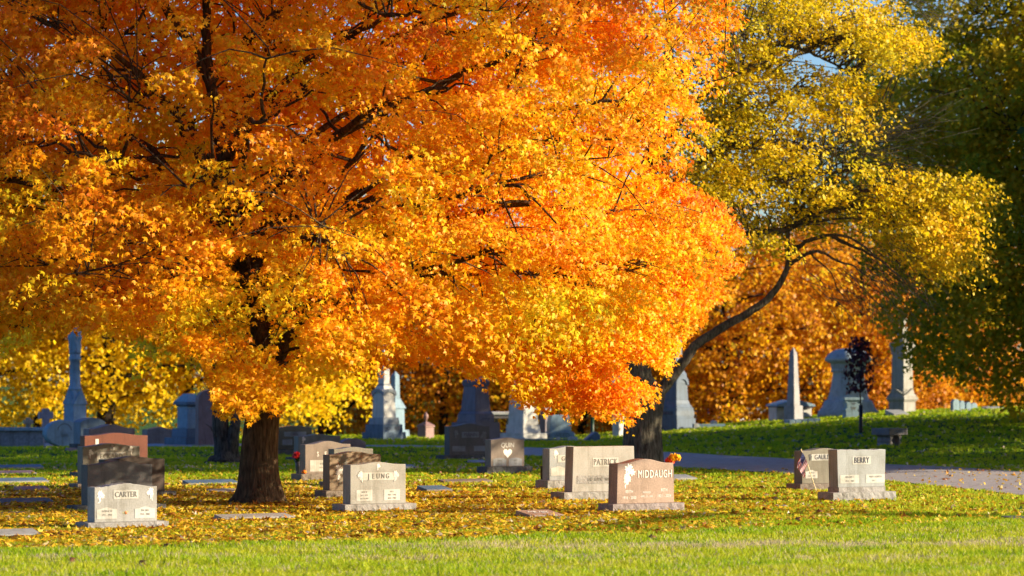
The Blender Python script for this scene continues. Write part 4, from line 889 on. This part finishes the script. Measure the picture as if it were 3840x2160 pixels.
# white arched monument in the centre
M = Mon('arched_monument', 'white arched monument with square column, brightly lit on its right face', 'monument', 1440, 1648, 97, granite('blue_white_marble', (.50, .54, .57), .1, .75, .1))
M.sq('base', 1648, 1620, 83, 83, BLUEG); M.sq('plinth', 1620, 1591, 71, 70, BLUEG); M.sq('die_base', 1591, 1566, 59, 56)
M.sq('die', 1566, 1520, 46, 43, WHITEM); M.sq('die_head', 1520, 1474, 43, 42, WHITEM)
bm = bmesh.new(); k = 1 / M.s / SQ2
for q in range(4):
    a = R(45 + 90 * q); arc = [(-44, 1478)] + [(-44 * math.cos(t), 1478 - 14 * math.sin(t)) for t in np.linspace(0, math.pi, 12)] + [(44, 1478)]
    inn = [(-34 * math.cos(t), 1482 - 12 * math.sin(t)) for t in np.linspace(0, math.pi, 12)]
    P = [(x * k, -48 * k, M.z(y)) for x, y in ([(-46, 1484)] + [(-46 * math.cos(t), 1472 - 14 * math.sin(t)) for t in np.linspace(0, math.pi, 12)] + [(46, 1484)])] + [(x * k, -48 * k, M.z(y)) for x, y in inn[::-1]]
    f = [bm.verts.new(tuple(rot2(p, a).xy) + (p[2],)) for p in P]; b = [bm.verts.new(tuple(rot2((p[0], -38 * k), a).xy) + (p[2],)) for p in P]; n = len(P)
    bm.faces.new(f)
    for i in range(n): bm.faces.new((f[i], b[i], b[(i + 1) % n], f[(i + 1) % n]))
bm_obj('arch_hood', bm, M.mat, M.root)
M.sq('shoulder', 1474, 1446, 45, 28, WHITEM); M.sq('collar', 1446, 1439, 27, 27); M.sq('column', 1439, 1290, 22.5, 20, WHITEM); M.sq('column_cap', 1290, 1278, 27, 25)
M.text('HOLLAND', 1607, 71, 15, INKD)
M = Mon('slender_obelisk', 'slender pale blue obelisk close behind the white arched monument', 'monument', 1482, 1642, 101, BLUEW)
M.sq('base', 1642, 1612, 56, 54); M.sq('pedestal', 1612, 1532, 37, 35); M.sq('pedestal_cap', 1532, 1494, 43, 21); M.sq('shaft', 1494, 1408, 19, 16.5); M.sq('point', 1408, 1392, 16.5, 1, bev=0)
M = Mon('urn_pedestal', 'small pink stone pedestal topped by a pink urn beneath the orange leaves', 'monument', 1597, 1648, 99, PINKST)
M.sq('pedestal', 1648, 1602, 32, 31); M.sq('cap', 1602, 1596, 35, 35); M.sq('cap_roof', 1596, 1582, 35, 8); M.lat('urn', [(5, 1583), (3.5, 1580), (4, 1576), (8.5, 1566), (9.5, 1560), (8, 1554), (4, 1552), (4.5, 1550), (2, 1545)])
# mauve monument
M = Mon('mauve_monument', 'massive mauve granite monument with tapered die behind the dark name stone', 'monument', 1784, 1652, 90, PURPG)
M.sq('base', 1652, 1584, 93, 91); M.sq('plinth', 1584, 1553, 72, 68); M.sq('moulding', 1553, 1541, 68, 58); M.sq('die', 1541, 1448, 57, 45); M.sq('cap', 1448, 1430, 50, 54); M.sq('cap_roof', 1430, 1408, 54, 14)
M.text('ALLEN', 1568, 71, 17, granite('plate_mauve', (.36, .34, .42)))
M = Mon('white_shaft', 'bright white tapered shaft monument with its sunlit right face behind the heart stone', 'monument', 1962, 1640, 97, WHITEM)
M.sq('ground_slab', 1640, 1624, 92, 90); M.sq('plinth', 1624, 1592, 66, 64); M.sq('die', 1592, 1470, 58, 50); M.sq('shaft', 1470, 1360, 48, 42); M.sq('cap', 1360, 1345, 50, 46)
M = Mon('grey_pedestal', 'mauve grey square pedestal wedged between the white shaft and the pale blue stone', 'monument', 2044, 1634, 101, PURPG)
M.sq('base', 1634, 1612, 26, 26); M.sq('die', 1612, 1540, 22, 21); M.sq('cap', 1540, 1528, 25, 22)
# table tomb
P = at(1884, 1620, 103); P.z = gz(P.x, P.y); sT = F / 103; root = empty('table_tomb', P, R(8), 'grey table tomb of stacked slabs on baluster legs behind the mauve monument', 'tomb')
z = lambda y: (1636 - y) / sT
bm_obj('top_slab', slab_bm([(-.42, z(1554)), (.42, z(1554)), (.42, z(1543)), (-.42, z(1543))], -.4, .4, .02), WHITEM, root); bm_obj('lower_slab', slab_bm([(-.38, z(1568)), (.38, z(1568)), (.38, z(1557)), (-.38, z(1557))], -.36, .36, .02), granite('dark_slab', (.25, .22, .21)), root)
bm_obj('band', slab_bm([(-.36, z(1558)), (.36, z(1558)), (.36, z(1553)), (-.36, z(1553))], -.33, .33, 0), DARK, root)
for u in (-.2, .2): o = bm_obj('leg', lathe_bm([(.10, 0), (.10, z(1622)), (.05, z(1612)), (.09, z(1592)), (.05, z(1576)), (.10, z(1568))], 16), granite('leg_stone', (.33, .28, .24)), root, True); o.location = (u, 0, 0)
bm_obj('base', box_bm(-.45, .45, -.4, .4, -.1, .04, .01), granite('leg_stone', (.33, .28, .24)), root)
# pale blue lettered stone
P = at(2097, 1632, 97.5); P.z = gz(P.x, P.y); sW = F / 97.5; z = lambda y: (1632 - y) / sW
root = empty('lettered_tomb', P, R(14), 'pale blue stone with stepped lettered base between the white shaft and green post', 'monument', 'monuments on the far lawn')
bm_obj('base', slab_bm([(-.41, -.08), (.44, -.08), (.44, z(1612)), (.38, z(1603)), (-.37, z(1603)), (-.41, z(1612))], -.3, .3, .02), BLUEW, root); bm_obj('die', slab_bm([(-.36, z(1603)), (.34, z(1603)), (.32, z(1570)), (.26, z(1540)), (-.30, z(1540)), (-.36, z(1570))], -.22, .22, .02), BLUEW, root)
lettering('WEED', .0, z(1617), .19, granite('blue_cut', (.22, .28, .33)), root, -.3, 1.0)
# lot kerb with corner blocks
P = at(2035, 1643, 94.5); P.z = gz(P.x, P.y); root = empty('lot_kerb', P, 0, 'low stone kerb with white corner blocks in front of the white shaft', 'kerb')
bm_obj('coping', box_bm(-1.05, 1.0, -.08, .08, -.06, .085, .01), BLUEG, root)
for u, wd, hz in ((-.70, .15, .13), (.48, .05, .14), (.92, .15, .14)): o = bm_obj('corner_block', box_bm(-wd, wd, -.13, .05, -.05, hz, .01), WHITEM, root); o.location = (u, -.0, 0)
# slanted stone, post, pillar
P = at(2214, 1655, 94); P.z = gz(P.x, P.y); root = empty('slant_stone', P, R(12), 'blue grey wedge shaped stone leaning at the left of the grey trunk', 'gravestone')
bm_obj('wedge', slab_bm([(-.25, -.05), (.25, -.05), (.27, .16), (.20, .27), (.11, .29), (-.2, .05)], -.22, .22, .02), BLUEG, root)
P = at(2221, 1640, 100); P.z = gz(P.x, P.y); root = empty('green_post', P, 0, 'dark green metal post standing behind the blue wedge stone', 'post')
bm_obj('post', lathe_bm([(.085, -.1), (.085, .06), (.06, .08), (.06, .62), (.07, .64), (.07, .68), (.03, .70)], 16), plain('green_paint', (.012, .045, .028), .4), root, True)
M = Mon('square_pillar', 'plain square stone pillar, brown on its left and bluish white on its right, beside the grey trunk', 'monument', 2320, 1634, 97, WHITEM)
M.sq('pillar', 1634, 1560, 24, 24); M.sq('cap', 1560, 1552, 26, 24)
# dark blue arched monument
BLUED = granite('deep_blue_granite', (.12, .18, .27), .22)
M = Mon('blue_monument', 'deep blue grey granite monument with carved arches behind the grey trunk', 'monument', 2534, 1612, 99, BLUED)
M.sq('ground_slab', 1612, 1604, 82, 82); M.sq('base', 1604, 1568, 76, 75); M.sq('plinth', 1568, 1529, 69, 67); M.sq('moulding', 1529, 1516, 64, 56); M.sq('moulding', 1516, 1500, 54, 48); M.sq('die', 1500, 1440, 47, 44); M.sq('die_head', 1440, 1406, 44, 42)
bm = bmesh.new(); k = 1 / M.s / SQ2
for q in range(4):
    a = R(45 + 90 * q); P = [(x * k, -50 * k, M.z(y)) for x, y in ([(-49, 1444)] + [(-47 * math.cos(t), 1434 - 26 * math.sin(t)) for t in np.linspace(0, math.pi, 14)] + [(49, 1444)] + [(34 * math.cos(t), 1440 - 18 * math.sin(t)) for t in np.linspace(0, math.pi, 14)])]
    f = [bm.verts.new(tuple(rot2(p, a).xy) + (p[2],)) for p in P]; b = [bm.verts.new(tuple(rot2((p[0], -40 * k), a).xy) + (p[2],)) for p in P]; n = len(P)
    bm.faces.new(f)
    for i in range(n): bm.faces.new((f[i], b[i], b[(i + 1) % n], f[(i + 1) % n]))
bm_obj('arch_hood', bm, BLUED, M.root)
M.sq('shoulder', 1406, 1390, 43, 33); M.sq('collar', 1390, 1386, 30, 30); M.sq('collar', 1386, 1378, 34, 33); M.sq('shaft', 1378, 1270, 28, 22)
pl = M.sq('name_band', 1558, 1540, 70, 69, granite('band_blue', (.16, .21, .28)), 0); M.text('DARSUE', 1549, 71, 15, INKD, -1)
# kerb and little stones beside it
P = at(2655, 1610, 98.5); P.z = gz(P.x, P.y); root = empty('lot_kerb', P, R(6), 'pale kerb running right from the deep blue monument with one cream block', 'kerb')
bm_obj('coping', box_bm(-.5, .55, -.08, .08, -.1, .13, .01), BLUEW, root); o = bm_obj('corner_block', box_bm(-.08, .08, -.12, .06, -.1, .15, .01), WHITEM, root); o.location = (-.40, 0, 0)
def tablet(x, yt, yb, wpx, d, label, group=None, mat=WHITEM, top='round', ang=29):
    s = F / d; w = wpx / s / math.cos(R(ang)); P = at(x, yb, d); P.z = gz(P.x, P.y); h = CZ - (yt - HY) / s - P.z
    root = empty('white_tablet', P, R(ang), label, 'gravestone', group); bm_obj('tablet', slab_bm([(a, z - .05) for a, z in top_outline(w, h * .86, h * .16 + .05, top, n=12)], -.07, .07, .015), mat, root)
    bm_obj('footing', box_bm(-w * .6, w * .6, -.1, .1, -.06, .03, .01), mat, root)
    return root
tablet(2676, 1577, 1604, 20, 100, 'tiny white rounded stone right of the deep blue monument')
FT = 'four small white tablets on the hilltop'
for x, yt, wpx, d, lb in ((3581, 1498, 27, 97.5, 'largest and nearest of the four small white tablets'), (3604, 1503, 20, 98.6, 'second of the four small white tablets, next to the largest'), (3628, 1508, 21, 99.4, 'third of the four small white tablets'), (3649, 1511, 24, 100.2, 'last of the four small white tablets, with a dark spot before it')):
    tablet(x, yt, 1540, wpx, d, lb, FT, BLUEW)
# obelisk
M = Mon('obelisk', 'pale pointed obelisk with sharp tip on a square block, before the flat roofed tomb', 'monument', 2975, 1573, 97.5, granite('lilac_marble', (.44, .42, .44), .1))
M.sq('base', 1573, 1521, 38, 36); M.sq('shaft', 1521, 1326, 26, 15.5); M.sq('point', 1326, 1302, 15.5, .6, bev=0)
P = at(2964, 1585, 101); P.z = gz(P.x, P.y); sB = F / 101; z = lambda y: CZ - (y - HY) / sB - P.z
root = empty('roofed_tomb', P, R(20), 'pale tomb with wide low hipped roof on end piers behind the obelisk', 'tomb')
for u in (-.50, .48): bm_obj('pier', box_bm(u - .15, u + .15, -.3, .3, -.3, z(1528), .012), WHITEM, root)
bm_obj('roof', slab_bm([(-.70, z(1524)), (.70, z(1524)), (.68, z(1517)), (.12, z(1500)), (-.12, z(1500)), (-.68, z(1517))], -.45, .45, .012), BLUEW, root); bm_obj('cornice', box_bm(-.64, .64, -.4, .4, z(1529), z(1523), .0), PURPG, root)
P = at(3000, 1574, 96); P.z = gz(P.x, P.y); root = empty('stone_steps', P, R(10), 'row of low blue stone steps at the foot of the obelisk', 'steps')
for i in range(5): bm_obj('step', box_bm(-.42 + .20 * i, -.24 + .20 * i, -.3, .3, -.1, .10 + .012 * i, .01), BLUEW if i < 2 else BLUEG, root)
# bell shaped monument
M = Mon('bell_monument', 'broad bell shaped pale blue monument with domed cap behind the young dark tree', 'monument', 3181, 1556, 100, granite('pale_blue_marble', (.46, .57, .64), .1, .75, .1))
M.lat('body', [(100, 1562), (98, 1553), (97, 1542), (86, 1530), (80, 1512), (76, 1502), (67, 1499), (62, 1478), (56, 1450), (52, 1420), (49, 1396), (52, 1392), (54, 1384), (56, 1376), (57, 1364), (60, 1361)], seg=40, power=3.6, rot=35)
M.lat('band', [(53, 1396), (56, 1393), (56, 1387), (53, 1384)], seg=40, power=3.6, rot=35); M.lat('domed_cap', [(62, 1362), (76, 1354), (79, 1348), (77, 1343), (70, 1332), (58, 1320), (40, 1311), (18, 1307), (2, 1306)], seg=40, power=3.0, rot=35)
M.sq('ground_slab', 1574, 1556, 122, 118)
lettering('TWISS', -.1, M.z(1376), .10, INKD, M.root, -.50, .9).rotation_euler = (R(90), 0, R(-8))
P = at(3195, 1560, 96.5); P.z = gz(P.x, P.y); sB = F / 96.5; z = lambda y: CZ - (y - HY) / sB - P.z
root = empty('scroll_tomb', P, R(10), 'small pale tomb chest with scrolled sides before the bell shaped monument', 'tomb')
bm_obj('chest', slab_bm([(-.26, -.2), (.26, -.2), (.25, z(1540)), (.22, z(1530)), (.23, z(1500)), (-.23, z(1500)), (-.22, z(1530)), (-.25, z(1540))], -.18, .18, .012), BLUEW, root); bm_obj('lid', rough_box_bm(-.30, .30, -.23, .23, z(1500), z(1490), .006, 4), BLUEW, root)
for sg in (-1, 1):
    bm = bmesh.new()
    for zz, rr in ((z(1507), .032), (z(1536), .036)): bmesh.ops.create_cone(bm, cap_ends=True, segments=16, radius1=rr, radius2=rr, depth=.40, matrix=Matrix.Translation((sg * .235, 0, zz)) @ Matrix.Rotation(R(90), 4, 'X'))
    bm_obj('scroll', bm, BLUEW, root)
poly_cut('carved_initial', [(-.05, z(1511)), (-.02, z(1511)), (0, z(1513)), (.02, z(1511)), (.05, z(1511)), (.03, z(1516)), (-.03, z(1516))], INKD, root, -.18); lettering('W', 0, z(1532), .16, INK, root, -.18, 1.0)
# tall pillar monument on the right
M = Mon('pillar_monument', 'tall square pillar monument with a draped urn, half lit cream, beside the weeping tree', 'monument', 3383, 1556, 99.5, granite('cream_marble', (.52, .50, .46), .1, .75, .1))
M.sq('base', 1560, 1506, 52, 51); M.sq('moulding', 1506, 1499, 54, 59); M.sq('moulding', 1499, 1489, 62, 60); M.sq('moulding', 1489, 1476, 58, 48); M.sq('moulding', 1476, 1461, 47, 43); M.sq('shaft', 1461, 1330, 42, 38.5)
M.sq('moulding', 1330, 1318, 42, 42); M.sq('moulding', 1318, 1304, 43, 47); M.sq('cap', 1304, 1284, 50, 49); M.sq('pedestal', 1284, 1232, 20, 19); M.sq('pedestal_cap', 1232, 1226, 23, 23)
M.lat('draped_urn', [(8, 1227), (6, 1222), (14, 1210), (17, 1200), (14, 1192), (7, 1188), (6, 1184), (2, 1178)], lump=.12)
bm = bmesh.new()
for sg in (-1, 1):
    for k in range(5): bmesh.ops.create_uvsphere(bm, u_segments=8, v_segments=6, radius=.045, matrix=Matrix.Translation((sg * (.05 + .055 * k), -.50 + .045 * abs(k - 1) + .06 * k * .3, M.z(1478 - 5 * k))) @ Matrix.Diagonal((1.3, .6, .55, 1)))
bm_obj('carved_garland', bm, M.mat, M.root, True)
# bench
P = at(3340, 1660, 80.5); P.z = gz(P.x, P.y); sB = F / 80.5
root = empty('granite_bench', P, R(38), 'solid granite bench on scrolled legs on the hillside, its left end blue', 'bench')
hb = .27; bm_obj('seat', box_bm(-.38, .30, -.33, .33, hb, hb + .175, .012), granite('bench_granite', (.235, .22, .23), .2), root)
for u in (-.22, .10):
    bm_obj('leg', slab_bm([(u - .07, -.05), (u + .07, -.05), (u + .06, .06), (u + .02, .12), (u + .06, .20), (u + .08, hb), (u - .08, hb), (u - .02, .20), (u - .05, .12), (u - .03, .06)], -.24, .24, .008), granite('bench_leg', (.30, .27, .27), .2), root)
o = lettering('LAUER', -.02, hb + .09, .13, BLUEG, root, -.33, .9)
o = lettering('KEITH', 0, 0, .12, BLUEG, root, 0, .9); o.location = (-.383, 0, hb + .09); o.rotation_euler = (R(90), 0, R(-90))

# ------------------------------------------------------------------ young tree, guard, plaque
P = at(3228, 1618, 87); P.z = gz(P.x, P.y); s = F / 87; root = empty('sapling', P, 0, 'young slender tree with hanging dark purple leaves before the bell shaped monument', 'tree')
VF = ([], []); nodes = []
limb(VF, nodes, [(0, 0, -.05), (0, 0, .7), (-.02, 0, 1.3), (.01, 0, 2.0), (-.03, 0, 2.75)], .028, .008, 7, 4, .006)
for k in range(16):
    z0 = 1.25 + .09 * k; a = k * 2.4; l = .42 * (1 - .02 * k); limb(VF, nodes, [(0, 0, z0), (math.cos(a) * l * .5, math.sin(a) * l * .5, z0 + .16), (math.cos(a) * l, math.sin(a) * l, z0 + .12)], .008, .003, 4, 3, .01)
mesh_obj('trunk', VF[0], VF[1], BARKD, root, True)
n = 320; zz = 1.10 + 1.6 * rng.random(n) ** .9; a = rng.random(n) * 2 * np.pi; rr = .50 * np.sqrt(rng.random(n)) * np.interp(zz, [1.1, 1.6, 2.2, 2.75], [.75, 1, .95, .45])
c = np.stack([np.cos(a) * rr - .06, np.sin(a) * rr, zz], -1); nr = np.stack([np.cos(a), np.sin(a), .3 * rng.random(n)], -1) + rng.normal(size=(n, 3)) * .4
pm = leafy('purple_leaf', [(0, (.03, .014, .026)), (.7, (.07, .022, .034)), (1, (.22, .03, .03))], .25)
array_mesh('crown', place(RHOMB_V * np.array([1.1, 1, 1]), c, nr, np.tile([[0, .1, -1.0]], (n, 1)) + rng.normal(size=(n, 3)) * .25, .14 * (.7 + .6 * rng.random(n))), 1, RHOMB_Q, rng.random(n), pm, root)
o = bm_obj('tree_guard', lathe_bm([(.058, -.05), (.058, .02), (.056, .78), (.05, .785)], 16), plain('black_plastic', (.010, .010, .012), .35), None, True); o.location = P; tag(o, 'black plastic tree guard tube wrapped round the foot of the young tree', 'tree guard')
P = at(3221, 1631, 85.5); P.z = gz(P.x, P.y); root = empty('plaque', P, R(14), 'small deep blue sloping plaque at the foot of the black tree guard', 'plaque')
bm_obj('plate', slab_bm([(-.11, .03), (.11, .03), (.11, .035), (-.11, .035)], -.10, .10, 0), plain('blue_plaque', (.02, .06, .22), .3), root).rotation_euler = (R(28), 0, 0); bm_obj('stake', box_bm(-.03, .03, -.03, .03, -.08, .035, 0), DARK, root)

# ------------------------------------------------------------------ forked grey tree behind the left stones
D = 71.5; base = at(845, 1738, D); base.z = gz(base.x, base.y); root = empty('forked_tree', base, 0, 'grey barked tree with a flaring forked trunk between the pink slab and the maple', 'tree')
VF = ([], []); nodes = []
limb(VF, nodes, [at(848, 1745, D), at(848, 1715, D), at(845, 1680, D), at(832, 1620, D), at(824, 1540, D), at(816, 1440, D), at(812, 1330, D), at(820, 1100, D), at(800, 800, D)], .30, .08, 14, 4, .01, .10, .8)
limb(VF, nodes, [at(866, 1725, D), at(872, 1680, D - .1), at(878, 1620, D - .15), at(886, 1560, D), at(892, 1480, D), at(905, 1380, D + .3), at(930, 1200, D + .5)], .19, .05, 12, 4, .01, .1)
for P_ in ([(812, 1640), (790, 1605), (768, 1590)], [(818, 1500), (795, 1470), (768, 1440)], [(820, 1380), (770, 1330), (720, 1300)]): limb(VF, nodes, [at(x, y, D - .3) for x, y in P_], .02, .006, 5, 3, .02)
cs = np.array([tuple(at(rng.uniform(500, 1120), rng.uniform(950, 1330), D + rng.normal() * 1.5)) for _ in range(110)])
twigs(VF, nodes, cs, .02, .005, 1, 4); shift(mesh_obj('trunk', VF[0], VF[1], bark('grey_old_bark', (.085, .078, .075)), root, True), base)
data = list(leaves_on(cs, unit(cs - np.array(base) - np.array([0, 0, 3.0])), 60, .6, .07, .10, .55 + .2 * rng.normal(size=len(cs)), .12)); data[0] = data[0] - np.array(base)
crown('crown', data, RHOMB_V * np.array([1.3, 1, 1]), RHOMB_Q, YEL_M, root)

# ------------------------------------------------------------------ far white house
P = at(2745, 1640, 168); root = empty('white_house', (P.x, P.y, gz(P.x, P.y)), R(35), 'white sunlit house glimpsed low through the golden trees behind the hill', 'house')
WH = plain('white_siding', (.78, .76, .72), .7, .05)
bm_obj('wall', box_bm(-2.2, 2.2, -3, 3, -1, 3.2, .02), WH, root); bm_obj('roof', slab_bm([(-2.6, 3.1), (2.6, 3.1), (0, 4.6)], -3.4, 3.4, .02), plain('roof_shingle', (.16, .14, .14), .9), root)
for u in (-1.1, 1.1): f = bm_obj('window', box_bm(u - .4, u + .4, -3.03, -2.95, 1.0, 2.3, 0), WH, root); bm_obj('pane', box_bm(u - .33, u + .33, -3.04, -3.0, 1.07, 2.23, 0), plain('window_glass', (.04, .05, .06), .1), f)

# ------------------------------------------------------------------ flowers, vases, flag, pumpkin
def petals(name, C, rad, n, mat, parent, sz, sq=.8):
    d = unit(rng.normal(size=(n, 3))); d[:, 2] = np.abs(d[:, 2]) * .9 - .15; c = np.array(C) + d * rad * (.55 + .45 * rng.random(n))[:, None] * np.array([1, 1, sq])
    return array_mesh(name, place(RHOMB_V * np.array([1.3, 1, 1]), c, d + rng.normal(size=(n, 3)) * .3, rng.normal(size=(n, 3)), sz * (.6 + .8 * rng.random(n))), 1, RHOMB_Q, rng.random(n), mat, parent)
RED = leafy('red_petal', [(0, (.30, .006, .006)), (.7, (.55, .012, .010)), (1, (.70, .03, .015))], .25); GRN = leafy('flower_leaf', [(0, (.02, .05, .012)), (1, (.05, .11, .02))], .3)
RED2 = leafy('scarlet_petal', [(0, (.70, .03, .006)), (1, (.80, .10, .008))], .3); YELP = leafy('golden_petal', [(0, (.85, .30, .008)), (.5, (.90, .55, .012)), (1, (.90, .65, .02))], .3)
MIXED = leafy('mixed_petal', [(0, (.75, .035, .006)), (.45, (.80, .08, .008)), (.55, (.88, .45, .010)), (1, (.90, .60, .02))], .3)
def pot(root, r0, r1, h, mat, name='vase'): return bm_obj(name, lathe_bm([(r0 * 1.1, -.02), (r0 * 1.1, .02), (r0 * .8, .05), ((r0 + r1) / 2, h * .6), (r1, h), (r1 * .8, h)], 18), mat, root, True)
def flowers(label, x, yb, d, vh, r0, r1, vm, C_r, n, pm_, sz=.06, leafs=True):
    P = at(x, yb, d); P.z = gz(P.x, P.y); root = empty('flower_vase', P, 0, label, 'flowers'); pot(root, r0, r1, vh, vm)
    petals('blooms', (0, 0, vh + C_r * .55), C_r, n, pm_, root, sz)
    if leafs: petals('leaves', (0, 0, vh + C_r * .12), C_r * .8, n // 3, GRN, root, sz * 1.2, .4)
    return root
flowers('red flowers in a tall grey vase at the left of the tan two plate stone', 1122, 1800, 60.8, .36, .06, .085, granite('vase_stone', (.16, .15, .16)), .155, 150, RED)
flowers('red flowers and dark leaves peeping over the heart carved stone', 1858, 1740, 68, .40, .05, .07, plain('dark_vase', (.03, .04, .035), .5), .10, 90, RED)
flowers('orange and yellow flower bunch behind the pink tan headstone', 2513, 1840, 54, .50, .08, .06, plain('bronze_vase', (.06, .045, .03), .5), .10, 110, RED2, .065, False)
blm = sorted([o for o in scene.objects if o.name.startswith("flower_vase")], key=lambda o: o.name)[-1]
petals('yellow_blooms', (.075, .02, .60), .12, 130, YELP, blm, .075, 1.0)
P = at(2034, 1805, 56.5); P.z = gz(P.x, P.y); root = empty('memorial_vase', P + Vector((0, 0, .0)), R(29), 'empty dark bronze vase at the left of the half hidden light grey headstone', 'vase')
bm_obj('pedestal', box_bm(-.07, .07, -.07, .07, -.03, .14, .008), DARK, root); o = bm_obj('vase', lathe_bm([(.035, 0), (.04, .02), (.038, .24), (.043, .25), (.03, .25)], 16), plain('bronze_vase', (.06, .045, .03), .5), root, True); o.location = (0, 0, .14)
P = at(1140, 1778, 59.3); P.z = CZ - (1777 - HY) * 59.3 / F; root = empty('pumpkin', P, 0, 'tiny bright orange pumpkin resting on the base of the pinkish tan stone', 'pumpkin')
bm = bmesh.new(); bmesh.ops.create_uvsphere(bm, u_segments=24, v_segments=10, radius=.05)
for v in bm.verts: a = math.atan2(v.co.y, v.co.x); q = 1 + .07 * math.cos(a * 8); v.co.x *= q; v.co.y *= q; v.co.z = v.co.z * .75 + .037
bm_obj('fruit', bm, plain('pumpkin_skin', (.75, .16, .01), .45), root, True); bm_obj('stem', lathe_bm([(.010, .07), (.007, .09), (.009, .098)], 8), plain('pumpkin_stem', (.10, .09, .03)), root, True)
# small flag
D = 53.6; A = at(3006, 1692, D); B = at(3028, 1740, D); T = at(3003, 1683, D); G0 = at(3066, 1838, D); G0.z = gz(G0.x, G0.y) - .03
root = empty('small_flag', G0, 0, 'small striped American flag on a stick hanging before the olive brown headstone', 'flag')
VF = ([], []); tube(VF, [T - G0, A - G0, B - G0, (0, 0, 0)], [.007, .007, .007, .007], 6); mesh_obj('stick', VF[0], VF[1], plain('gilt_stick', (.55, .38, .10), .4), root)
fly = at(2988, 1752, D) - A; bm = bmesh.new(); nu, nv = 13, 16; gr = {}
for i in range(nu + 1):
    for j in range(nv + 1):
        u, v = i / nu, j / nv; p = A.lerp(B, u) + fly * v * (1 - .12 * u * v); p = p + Vector((.012 * math.sin(v * 6 + u * 3), -.03 * math.sin(v * 5 + u * 9) * (.3 + v) - .02, 0)); gr[i, j] = bm.verts.new(p - G0)
for i in range(nu):
    for j in range(nv): f = bm.faces.new((gr[i, j], gr[i + 1, j], gr[i + 1, j + 1], gr[i, j + 1])); f.material_index = 2 if (i < 7 and j < 7) else (0 if i % 2 == 0 else 1); f.smooth = True
cl = bm_obj('cloth', bm, [plain('flag_red', (.52, .03, .05), .8, trans=.3), plain('flag_white', (.80, .76, .74), .8, .03, trans=.3), plain('flag_blue', (.02, .035, .16), .8, trans=.3)], root)
bm = bmesh.new()
for i in range(5):
    for j in range(6):
        u, v = (i + .7) * 7 / 13 / 5.3, (j + .7) * 7 / 16 / 6.3; p = A.lerp(B, u) + fly * v * (1 - .12 * u * v) + Vector((.012 * math.sin(v * 6 + u * 3), -.03 * math.sin(v * 5 + u * 9) * (.3 + v) - .024, 0)) - G0
        vs_ = [bm.verts.new(p + Vector((.006 * math.cos(t) * (1 if k % 2 else .45), 0, .006 * math.sin(t) * (1 if k % 2 else .45)))) for k, t in enumerate(np.linspace(0, 2 * math.pi, 11)[:-1])]; bm.faces.new(vs_)
bm_obj('stars', bm, plain('flag_white', (.80, .76, .74)), cl)

# ------------------------------------------------------------------ single dry leaves on the near lawn
dl = leafy('dry_leaf', [(0, (.14, .055, .025)), (1, (.34, .16, .07))], .15)
for i, (x, y, sz, lb) in enumerate([(268, 2116, .11, 'brown curled dry leaf on the near lawn below the pale front headstone'), (528, 2136, .13, 'large two toned dry leaf lying near the bottom edge of the lawn'), (622, 2062, .10, 'upright brown dry leaf at the lawn crest left of the long rough marker'),
                                    (826, 2058, .09, 'small reddish dry leaf on the lawn below the long rough marker'), (1480, 2088, .10, 'lone brown dry leaf on the lawn below the vine carved stone'), (2440, 2030, .12, 'rust red dry leaf in the straw strip right of centre'),
                                    (2990, 1962, .13, 'orange brown dry leaf on the lawn below the flag'), (3070, 1930, .11, 'bright orange dry leaf on the lawn before the stepped stone')]):
    d = depth_at(x, y); P = at(x, y, d); P.z = gz(P.x, P.y) + .05; n = 1
    T_ = np.concatenate([MAPLE_V * np.array([1, 1, 2.5]), MAPLE_V * np.array([.8, .7, 3.0]) + np.array([.2, -.1, .15])]); q = MAPLE_Q + [tuple(k + 10 for k in f) for f in MAPLE_Q]
    o = array_mesh('dry_leaf', place(T_, np.zeros((1, 3)), np.array([[random.uniform(-.4, .4), -.75, .55]]), np.array([[random.uniform(-1, 1), .2, .5]]), np.array([sz])), 6, q, np.array([random.random()]), dl)
    o.location = P; tag(o, lb, 'leaf', 'dry leaves on the near lawn')

# ------------------------------------------------------------------ cut letters become plain meshes
bpy.context.view_layer.update(); dg = bpy.context.evaluated_depsgraph_get()
for o in [o for o in scene.objects if o.type == 'FONT']:
    me = bpy.data.meshes.new_from_object(o.evaluated_get(dg)); nm = o.name
    q = bpy.data.objects.new(nm.split('.')[0], me); COL.objects.link(q); q.parent = o.parent; q.location = o.location; q.rotation_euler = o.rotation_euler; q.scale = o.scale
    bpy.data.objects.remove(o)
